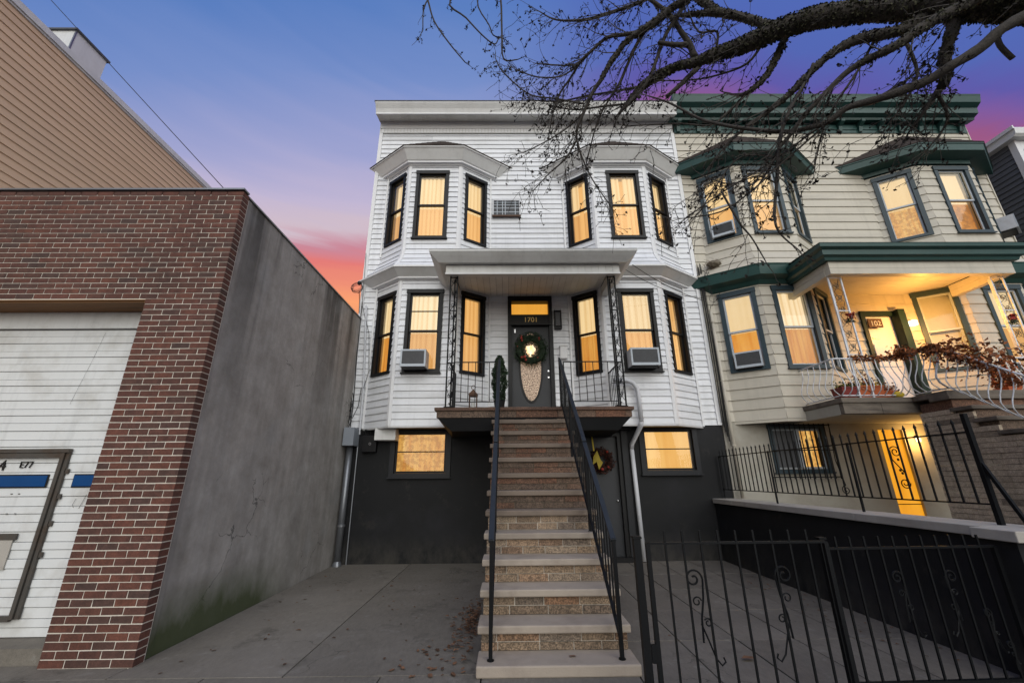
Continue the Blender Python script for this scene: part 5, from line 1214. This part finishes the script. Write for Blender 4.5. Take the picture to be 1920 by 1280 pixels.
boxo('lintel', 'rustwood', gr, -8.3, ox1-.004, BY+.02, BY+.33, oz1-.03, oz1-.004)
boxo('lintel_flange', 'rustwood', gr, -8.3, ox1-.002, BY-.002, BY+.018, oz1-.012, oz1-.002)
DY = 4.82
boxo('door_header', 'garage', gr, -8.3, ox1, DY-.03, DY+.10, 3.38, oz1-.031)
gd = thing('garage_door', 'white ribbed garage door with blue window strips and a small door set in it', 'garage door', (-5.5, DY, .13))
z = .135; i = 0
while z < 3.36:
    h = (.085, .075, .10, .09)[i % 4]; z1 = min(z+h, 3.375)
    m = MB(); dpt = .0 if i % 2 else .008; m.box(-8.2, ox1-.002, DY+dpt, DY+.05, z+.0025, z1-.0025); m.build('door_panel', 'garage', gd, bevel=.0025); z = z1; i += 1
boxo('backing', 'acgrille', gd, -8.2, ox1-.002, DY+.051, DY+.06, .13, 3.38)
m = MB(); m.box(-4.975, -4.935, DY-.045, DY-.004, .30, 1.90); m.box(-4.930, -4.895, DY-.028, DY-.004, .30, 1.90); m.box(-5.78, -4.976, DY-.04, DY-.004, 1.85, 1.90); m.box(-5.78, -4.895, DY-.05, DY-.004, 1.905, 1.945); m.box(-5.78, -4.976, DY-.04, DY-.004, .28, .33); m.build('door_frame', 'doorframe', gd)
for z in (1.68, 1.42, 1.15, .85): boxo('hinge', 'doorframe', gd, -4.894, -4.86, DY-.02, DY-.004, z, z+.05)
for x0, x1 in ((-5.75, -5.06), (-4.79, ox1-.02)):
    bm_ = MB(); bm_.box(x0, x1, DY-.012, DY-.002, 1.535, 1.675); fr = bm_.build('window_strip', 'ink', gd, bevel=.004); boxo('pane', 'blueglass', fr, x0+.012, x1-.012, DY-.018, DY-.0125, 1.548, 1.662)
boxo('letter_slot', 'doorframe', gd, -5.6, -5.19, DY-.02, DY-.004, 1.02, 1.08); boxo('slot_plate', 'cap', gd, -5.6, -5.22, DY-.014, DY-.004, .74, 1.018)
text('door_number', 'E77', (-5.36, DY-.003, 1.745), .10, 'ink', gd)
text('door_letter', '4', (-5.62, DY-.003, 1.72), .16, 'ink', gd)
m = MB()
for x, z in ((-5.42, 1.47), (-5.34, 1.47), (-5.40, 1.27), (-5.31, 1.27)): m.box(x, x+.02, DY-.006, DY-.001, z, z+.008)
m.tube([(-4.70, DY-.003, 1.42), (-4.72, DY-.003, 1.36), (-4.70, DY-.003, 1.33)], .002, 4); m.tube([(-4.60, DY-.003, 1.46), (-4.64, DY-.003, 1.32)], .002, 4)
m.tube([(-4.95, DY-.004, 3.33), (-5.0, DY-.004, 3.0), (-5.10, DY-.004, 2.45)], .0012, 4)
m.build('scratch_marks', 'ink', gd)

# ================================================================== TAN BUILDING and chimney
tb = thing('tan_building', 'tall tan clapboard building rising behind the brick garage', 'building', (-12, 9, 0)); TX = -8.5
for i in range(31):
    z = 4.75+i*.15; board('tb', (TX, 2.0), (TX, 15.0), (TX, 2.0), (TX, 15.0), (1, 0), (1, 0), z, z+.15, .02, .003)
flush_boards('tb', tb, 'tan')
boxo('wall', 'tan', tb, -18, TX-.013, 2.0, 15, 0, 9.38)
m = MB(); m.box(TX-.4, TX+.06, 1.9, 15.1, 9.40, 9.53); m.box(TX-.4, TX+.035, 1.9, 15.1, 9.36, 9.399); m.build('eave', 'crown', tb)
boxo('roof', 'acgrille', tb, -18, TX-.401, 1.9, 15.1, 9.39, 9.45)
t = thing('chimney', 'square pale metal clad chimney with a dark cap on the tan building roof', 'chimney', (-9.3, 6.55, 9.4))
boxo('stack', 'crown', t, -9.52, -9.0, 6.22, 6.90, 9.46, 10.55); boxo('cap', 'acgrille', t, -9.56, -8.96, 6.18, 6.94, 10.551, 10.59)
boxo('corner_strip', 'galv', t, -9.02, -8.994, 6.214, 6.24, 9.46, 10.54)
m = MB(); m.tube([(-10.6, 6.0, 12.4), (-9.51, 6.0, 11.14), (-4.87, 6.0, 6.35), (-3.85, 5.95, 5.3), (-3.6, 5.9, 5.17)], .007, 5)
tag(m.build('overhead_wire', 'cable'), 'thin black wire crossing the sky diagonally above the brick garage', 'wire')

# ------------------------------------------------------------------ leaves and litter
def litter(n, gen, size, name, label, cat):
    m = MB()
    for i in range(n):
        x, y, z = gen(); s = U(.5, 1.3)*size; a = U(0, 6.28); c, q = math.cos(a), math.sin(a); k = U(.1, .5)
        P = lambda u, v, w: (x+(u*c-v*q)*s, y+(u*q+v*c)*s, z+w*s)
        m.add([P(-1, 0, .05), P(-.3, .45, k), P(.6, .35, .1), P(1, 0, k*.8), P(.5, -.4, .1), P(-.4, -.42, k*.7), P(0, 0, -.02+.1)], [(0, 6, 1), (1, 6, 2), (2, 6, 3), (3, 6, 4), (4, 6, 5), (5, 6, 0)])
    o = m.build(name, 'dryleaf'); tag(o, label, cat); o['kind'] = 'stuff'
litter(220, lambda: (-.36-abs(rng.gauss(0, .13)), rng.gauss(5.5, .45), .004+abs(rng.gauss(0, .03))), .03, 'leaf_pile', 'drift of brown leaves against the left side of the steps', 'leaves')
litter(70, lambda: (U(-3.2, -.4), U(4.3, 8.9), .004), .022, 'scattered_leaves', 'scattered dry leaves on the driveway', 'leaves')
litter(26, lambda: (-.45-abs(rng.gauss(0, .3)), U(4.2, 4.9), .004), .035, 'scattered_leaves', 'larger dry leaves on the driveway beside the bottom steps', 'leaves')
litter(60, lambda: (U(3.7, 4.22) if U(0, 1) < .8 else U(1.3, 4), U(4.2, 8.9), .006), .022, 'wall_litter', 'leaf litter along the foot of the black retaining wall', 'leaves')
litter(1, lambda: (.56, 4.33, .095), .07, 'fallen_leaf', 'single curled brown leaf on the bottom step', 'leaf')
bpy.data.objects['fallen_leaf'].pop('kind') if 'kind' in bpy.data.objects['fallen_leaf'] else None
litter(1, lambda: (2.18, 4.45, .02), .06, 'fallen_leaf', 'brown leaf on the yard paving behind the scrolled gate', 'leaf')
bpy.data.objects['fallen_leaf.001'].pop('kind')
TRACE = [
 ('B', [(5.002,2.3,5.36,0.2565),(4.804,2.433,5.658,0.2447),(4.492,2.567,5.82,0.217),(4.264,2.7,5.917,0.1642),(4.058,2.833,6.035,0.1175),(3.795,2.967,6.194,0.1002),(3.39,3.1,6.299,0.1038),(3.127,3.233,6.347,0.1011),(2.928,3.367,6.369,0.0979),(2.74,3.5,6.399,0.0881),(2.492,3.633,6.429,0.0711),(2.33,3.767,6.488,0.0532),(2.211,3.9,6.604,0.048),(2.003,4.033,6.604,0.0562),(1.83,4.167,6.577,0.0502),(1.609,4.3,6.371,0.029)]),
 ('A', [(4.738,2.4,5.603,0.232),(4.494,2.571,5.944,0.2394),(4.201,2.743,6.231,0.2231),(4.057,2.914,6.686,0.1826),(3.78,3.086,7.352,0.136),(3.328,3.257,8.289,0.0948),(2.867,3.429,9.591,0.06),(2.471,3.6,11.402,0.0253)]),
 ('C', [(3.191,3.3,6.444,0.0607),(3.089,3.42,6.638,0.0567),(2.939,3.54,6.943,0.0525),(2.714,3.66,7.22,0.0546),(2.538,3.78,7.383,0.0422),(2.321,3.9,7.524,0.0217)]),
 ('C2', [(2.744,3.7,7.281,0.0552),(2.588,3.88,7.915,0.059),(2.285,4.06,8.549,0.0549),(1.465,4.24,9.741,0.0513),(0.451,4.42,9.806,0.0351),(-0.167,4.6,9.458,0.0266)]),
 ('D', [(2.567,3.5,7.494,0.0673),(2.268,3.575,7.319,0.0608),(2.123,3.65,7.29,0.0546),(1.928,3.725,7.159,0.0549),(1.735,3.8,7.074,0.0485),(1.592,3.875,7.034,0.042),(1.482,3.95,6.924,0.0387),(1.361,4.025,6.782,0.0354),(1.257,4.1,6.609,0.0319),(1.157,4.175,6.491,0.0286),(1.032,4.25,6.223,0.0228),(0.94,4.325,6.028,0.0178),(0.937,4.4,5.904,0.0144)]),
 ('D1', [(0.937,4.4,5.904,0.0144),(0.784,4.433,5.625,0.0114),(0.559,4.467,5.411,0.0085),(0.38,4.5,5.21,0.007)]),
 ('D2', [(0.937,4.4,5.904,0.0144),(1.005,4.433,5.625,0.0114),(1.124,4.467,5.308,0.0084),(1.303,4.5,4.992,0.0069)]),
 ('D3', [(1.044,4.3,6.277,0.0144),(0.865,4.367,6.117,0.0116),(0.575,4.433,5.937,0.0087),(0.25,4.5,5.793,0.0072)]),
 ('E', [(1.807,3.8,7.094,0.0312),(1.567,3.878,7.136,0.0282),(1.364,3.956,7.196,0.0251),(1.194,4.033,7.105,0.0216),(1.057,4.111,7.01,0.0218),(0.996,4.189,6.992,0.0184),(0.865,4.267,6.812,0.0148),(0.742,4.344,6.66,0.0148),(0.643,4.422,6.391,0.0111),(0.588,4.5,6.113,0.0074)]),
 ('E2', [(0.975,4.1,6.878,0.0144),(0.776,4.2,6.996,0.0111),(0.456,4.3,7.154,0.0076)]),
 ('E3', [(1.134,4.1,7.095,0.0146),(0.805,4.2,6.828,0.0117),(0.449,4.3,6.902,0.0097),(0.117,4.4,7.178,0.0077)]),
 ('F', [(2.141,3.7,7.828,0.0284),(1.871,3.8,7.677,0.0258),(1.624,3.9,7.677,0.0262),(1.379,4.0,7.703,0.026),(1.139,4.1,7.747,0.0227),(0.856,4.2,7.874,0.0155),(0.68,4.3,8.067,0.0119),(0.513,4.4,8.368,0.0082)]),
 ('G', [(1.686,3.8,7.993,0.0292),(1.951,3.817,7.704,0.0288),(2.13,3.833,7.524,0.0322),(2.225,3.85,7.377,0.0356),(2.3,3.867,7.201,0.0353),(2.396,3.883,6.981,0.042),(2.44,3.9,6.755,0.0554)]),
 ('H', [(2.416,3.6,7.56,0.0344),(2.346,3.675,7.48,0.0347),(2.229,3.75,7.276,0.0313),(2.094,3.825,7.092,0.0279),(1.984,3.9,6.829,0.0243),(1.872,3.975,6.55,0.0242),(1.75,4.05,6.364,0.0278),(1.583,4.125,6.222,0.0279),(1.474,4.2,6.123,0.0141)]),
 ('H2', [(1.955,3.8,6.883,0.0274),(2.164,3.85,6.915,0.0346),(2.404,3.9,6.984,0.0421)]),
 ('I', [(1.807,3.8,7.094,0.0277),(1.704,3.917,6.976,0.0246),(1.596,4.033,6.764,0.0212),(1.502,4.15,6.576,0.0214),(1.373,4.267,6.428,0.0145),(1.234,4.383,6.18,0.0109),(1.076,4.5,5.658,0.0072)]),
 ('J', [(2.472,3.9,6.596,0.0412),(2.256,3.95,6.382,0.0342),(2.045,4.0,6.198,0.0273)]),
 ('K', [(4.601,2.4,5.388,0.0637),(4.291,2.493,5.248,0.0553),(4.146,2.587,5.133,0.0561),(3.945,2.68,5.038,0.0522),(3.83,2.773,4.994,0.0484),(3.591,2.867,4.943,0.0444),(3.438,2.96,4.952,0.0404),(3.292,3.053,4.97,0.0362),(3.167,3.147,4.902,0.0315),(3.017,3.24,4.911,0.0269),(2.856,3.333,4.964,0.0248),(2.534,3.427,5.101,0.0227),(2.337,3.52,5.256,0.0205),(2.171,3.613,5.438,0.0181),(1.915,3.707,5.77,0.0126),(1.717,3.8,5.985,0.0078)]),
 ('L', [(4.399,2.7,6.007,0.062),(4.268,2.783,5.605,0.0562),(4.233,2.867,5.451,0.0515),(4.235,2.95,5.21,0.0567),(4.211,3.033,5.138,0.0313),(4.061,3.117,4.931,0.0157),(3.984,3.2,4.81,0.0079)]),
 ('L2', [(4.165,3.0,5.099,0.0207),(4.277,3.067,4.938,0.0156),(4.274,3.133,4.809,0.0104),(4.08,3.2,4.579,0.0062)]),
 ('M', [(4.386,2.7,5.969,0.0722),(4.162,2.791,5.887,0.0732),(3.946,2.882,5.79,0.0636),(3.601,2.973,5.799,0.0541),(3.409,3.064,5.758,0.0468),(3.28,3.155,5.689,0.0419),(3.141,3.245,5.569,0.0367),(2.996,3.336,5.444,0.0342),(2.855,3.427,5.359,0.0289),(2.664,3.518,5.247,0.0205),(2.441,3.609,5.086,0.0118),(2.239,3.7,4.848,0.0071)]),
 ('N', [(4.316,2.5,5.682,0.0575),(3.853,2.61,5.491,0.0533),(3.579,2.72,5.34,0.0442),(3.438,2.83,5.338,0.0353),(3.308,2.94,5.306,0.031),(3.17,3.05,5.197,0.0263),(2.988,3.16,5.025,0.0239),(2.878,3.27,4.88,0.0216),(2.789,3.38,4.775,0.0165),(2.75,3.49,4.663,0.0111),(2.647,3.6,4.498,0.0056)]),
 ('O', [(3.157,3.1,5.618,0.0165),(3.094,3.162,5.468,0.0165),(2.915,3.225,5.18,0.0191),(2.804,3.288,4.939,0.0218),(2.742,3.35,4.64,0.0216),(2.711,3.412,4.385,0.0188),(2.659,3.475,4.059,0.0159),(2.716,3.538,3.891,0.0106),(2.92,3.6,3.728,0.0053)]),
 ('P1', [(3.342,3.1,5.021,0.0105),(3.209,3.22,4.938,0.0096),(2.752,3.34,4.564,0.0096),(2.474,3.46,4.333,0.0086),(2.197,3.58,4.173,0.0077),(1.878,3.7,4.18,0.0056)]),
 ('P2', [(3.221,3.2,4.958,0.0107),(3.131,3.325,4.935,0.0099),(2.683,3.45,4.642,0.0099),(2.232,3.575,4.398,0.0083),(1.896,3.7,4.187,0.0056)]),
 ('Q', [(2.19,3.5,4.365,0.012),(2.33,3.533,4.013,0.0107),(2.444,3.567,3.861,0.008),(2.551,3.6,3.627,0.0053)]),
 ('R', [(4.562,2.7,5.501,0.0248),(4.531,2.7,5.329,0.0245),(4.585,2.7,5.163,0.0241)]),
 ('S0', [(-0.16,4.4,9.117,0.0212),(-0.084,4.425,8.666,0.0166),(-0.067,4.45,7.98,0.0161),(-0.044,4.475,7.486,0.0126),(0.162,4.5,7.498,0.0079)]),
 ('S1', [(0.449,4.4,9.769,0.0262),(-0.852,4.433,9.426,0.019),(-1.355,4.467,9.097,0.0153),(-1.241,4.5,8.78,0.0152),(-1.123,4.533,8.352,0.0125),(-0.879,4.567,7.928,0.0115),(-0.627,4.6,7.572,0.0081)]),
 ('S2', [(-1.241,4.5,8.78,0.0118),(-1.295,4.5,8.55,0.01),(-1.277,4.5,8.117,0.0082)]),
 ('S3', [(-0.161,4.4,9.371,0.0171),(-0.875,4.44,8.686,0.015),(-0.62,4.48,8.345,0.0132),(-0.362,4.52,8.023,0.0114),(-0.184,4.56,7.898,0.0098),(-0.12,4.6,8.079,0.0083)]),
 ('S4', [(-0.161,4.4,9.371,0.0137),(-0.452,4.45,8.704,0.0117),(-0.266,4.5,8.224,0.0107),(-0.201,4.55,8.077,0.0099),(-0.061,4.6,8.08,0.0083)]),
 ('T', [(1.028,4.2,6.306,0.0142),(0.651,4.26,6.467,0.0116),(0.404,4.32,6.573,0.011),(0.225,4.38,6.76,0.0105),(-0.06,4.44,7.187,0.0093),(-0.156,4.5,7.497,0.0079)]),
 ('U1', [(1.845,4.2,6.617,0.0217),(1.472,4.3,6.638,0.0162),(1.124,4.4,6.676,0.015),(0.761,4.5,6.691,0.0114),(0.389,4.6,6.824,0.0078)]),
 ('U2', [(1.612,4.2,6.306,0.0178),(1.304,4.3,6.371,0.0145),(0.96,4.4,6.424,0.0111),(0.681,4.5,6.592,0.0076)]),
 ('V1', [(2.64,3.8,6.651,0.0203),(2.744,3.8,7.077,0.0173),(2.5,3.8,7.077,0.0139),(2.418,3.8,7.474,0.0071)]),
 ('V2', [(3.104,3.6,6.564,0.0195),(2.943,3.7,6.385,0.0163),(2.655,3.8,6.334,0.0133),(2.369,3.9,6.367,0.0108),(2.01,4.0,6.47,0.0069)]),
 ('V3', [(3.265,3.4,6.486,0.0497),(3.121,3.475,6.178,0.0432),(2.963,3.55,5.941,0.037),(2.796,3.625,5.825,0.0311),(2.722,3.7,5.887,0.019)]),
 ('V4', [(2.854,3.7,5.912,0.019),(2.595,3.775,5.666,0.0158),(2.425,3.85,5.583,0.0128),(2.084,3.925,5.685,0.0098),(1.521,4.0,5.729,0.0066)]),
 ('W1', [(3.865,3.0,5.969,0.0165),(3.606,3.1,5.538,0.0137),(3.381,3.2,5.223,0.0109),(3.256,3.3,4.979,0.0088),(3.169,3.4,4.664,0.0055)]),
 ('W2', [(3.948,2.9,5.639,0.021),(4.009,2.967,5.299,0.0156),(3.811,3.033,4.968,0.0103),(3.656,3.1,4.774,0.0052)]),
 ('W3', [(3.484,3.0,4.997,0.0154),(3.664,3.0,5.098,0.0129),(3.926,3.0,5.27,0.0105),(4.208,3.0,5.484,0.008),(4.164,3.0,5.271,0.0052)]),
 ('X1', [(2.78,3.5,4.457,0.0088),(2.649,3.567,4.606,0.0079),(2.391,3.633,4.559,0.0068),(2.16,3.7,4.72,0.0058)]),
 ('X2', [(2.865,3.5,4.776,0.0113),(2.691,3.55,4.871,0.0092),(2.482,3.6,4.845,0.0081),(2.258,3.65,4.573,0.0069),(2.028,3.7,4.239,0.0057)]),
]
# ------------------------------------------------------------------ the street tree: trunk out of frame to the right, limbs over the yard
tr_ = thing('street_tree', 'bare old tree with lichen covered limbs and drooping twigs hanging in from the top right', 'tree', (6.4, 1.5, 0))
def smooth_path(pts, sub=4):
    P = [Vector(p[:3]) for p in pts]; R = [p[3] for p in pts]; out = []; rr = []
    for i in range(len(P)-1):
        p0, p1, p2, p3 = P[max(i-1, 0)], P[i], P[i+1], P[min(i+2, len(P)-1)]
        for j in range(sub):
            t = j/sub; out.append(.5*((2*p1)+(p2-p0)*t+(2*p0-5*p1+4*p2-p3)*t*t+(3*p1-p0-3*p2+p3)*t**3)); rr.append(R[i]+(R[i+1]-R[i])*t)
    out.append(P[-1]); rr.append(R[-1]); return out, rr
root = TRACE[0][1][0]
trunk = [(6.5, 1.4, -.1, .42), (6.4, 1.5, 1.5, .34), (6.2, 1.6, 3.0, .32), (5.7, 1.9, 4.4, .30), (root[0], root[1], root[2], root[3])]
p, r = smooth_path(trunk, 5); m = MB(); m.tube(p, r, 18); m.build('trunk', 'bark', tr_, smooth=True)
twm = MB(); budm = MB(); licm = MB()
def twig(p, d, L, r, depth=0):
    n = max(3, int(L/.05)); pts = [p.copy()]; rs = [r]; q = p.copy(); dd = d.normalized()
    for i in range(n):
        dd = (dd+Vector((U(-.22, .22), U(-.16, .16), U(-.22, .22)-.035))).normalized(); q = q+dd*(L/n); pts.append(q.copy()); rs.append(max(.0028, r*(1-.75*(i+1)/n)))
        if depth < 2 and U(0, 1) < (.36 if depth == 0 else .22):
            sd_ = dd.cross(Vector((U(-1, 1), U(-.3, .3), U(-1, 1)))).normalized(); twig(q, dd*.6+sd_*.8, L*U(.25, .55), r*.55, depth+1)
        if U(0, 1) < .17:
            for _ in range(rng.choice((1, 1, 2))): budm.leafquad(q+Vector((U(-.012, .012), U(-.012, .012), U(-.02, .005))), U(.009, .024), ar=.5)
    twm.tube(pts, rs, 3, caps=False)
    for _ in range(rng.choice((0, 1, 3))): budm.leafquad(pts[-1]+Vector((U(-.02, .02), U(-.02, .02), U(-.02, .02))), U(.010, .028), ar=.55)
for name, pts in TRACE:
    p, r = smooth_path(pts, 4); r = [a*(1.0 if name in 'AB' else .8 if name == 'K' else .86)+.001 for a in r]; big = max(r) > .05
    rr = [a*(1+U(-.10, .10)) if a > .03 else a for a in r]
    m = MB(); m.tube(p, rr, 12 if max(r) > .05 else (7 if max(r) > .02 else 5)); m.build('limb' if big else 'branch', 'bark', tr_, smooth=True)
    for i in range(1, len(p)):
        seg = p[i]-p[i-1]; t = seg.normalized(); rad_ = r[i]
        if rad_ > .028 and name[0] in 'ABCDMNLV':
            dens = int(seg.length*rad_*24000*(1.0 if name in 'AB' else .5))
            for _ in range(min(dens, 900)):
                a = U(0, 6.283); u = t.orthogonal().normalized(); w = t.cross(u); o_ = (u*math.cos(a)+w*math.sin(a))
                licm.leafquad(p[i-1]+seg*U(0, 1)+o_*rad_*U(.97, 1.13), U(.006, .019), ar=.8)
        k = seg.length*(12 if rad_ < .03 else 6.0)
        if name[0] == 'S': k *= .35
        if name[0] in 'KR': k *= .25
        if name[0] in 'OQXP': k *= .55
        if name in ('A',): k = 0
        for _ in range(int(k)+(U(0, 1) < k % 1)):
            d = (Vector((U(-1, .3), U(-.5, .5), U(-1, .35)))+t*.8).normalized()
            twig(p[i-1]+seg*U(0, 1), d, U(.16, .60) if name[0] not in 'SK' else U(.05, .25), max(.0045, min(.009, rad_*.45)))
    if name[0] not in 'RJGH': twig(p[-1], (p[-1]-p[-3]), U(.15, .35), max(.002, r[-1]))
twm.build('twigs', 'bark', tr_, kind='stuff'); budm.build('buds', 'bud', tr_, kind='stuff'); licm.build('lichen', 'lichen', tr_, kind='stuff')
print('twig faces', len(twm.f), len(budm.f), len(licm.f))
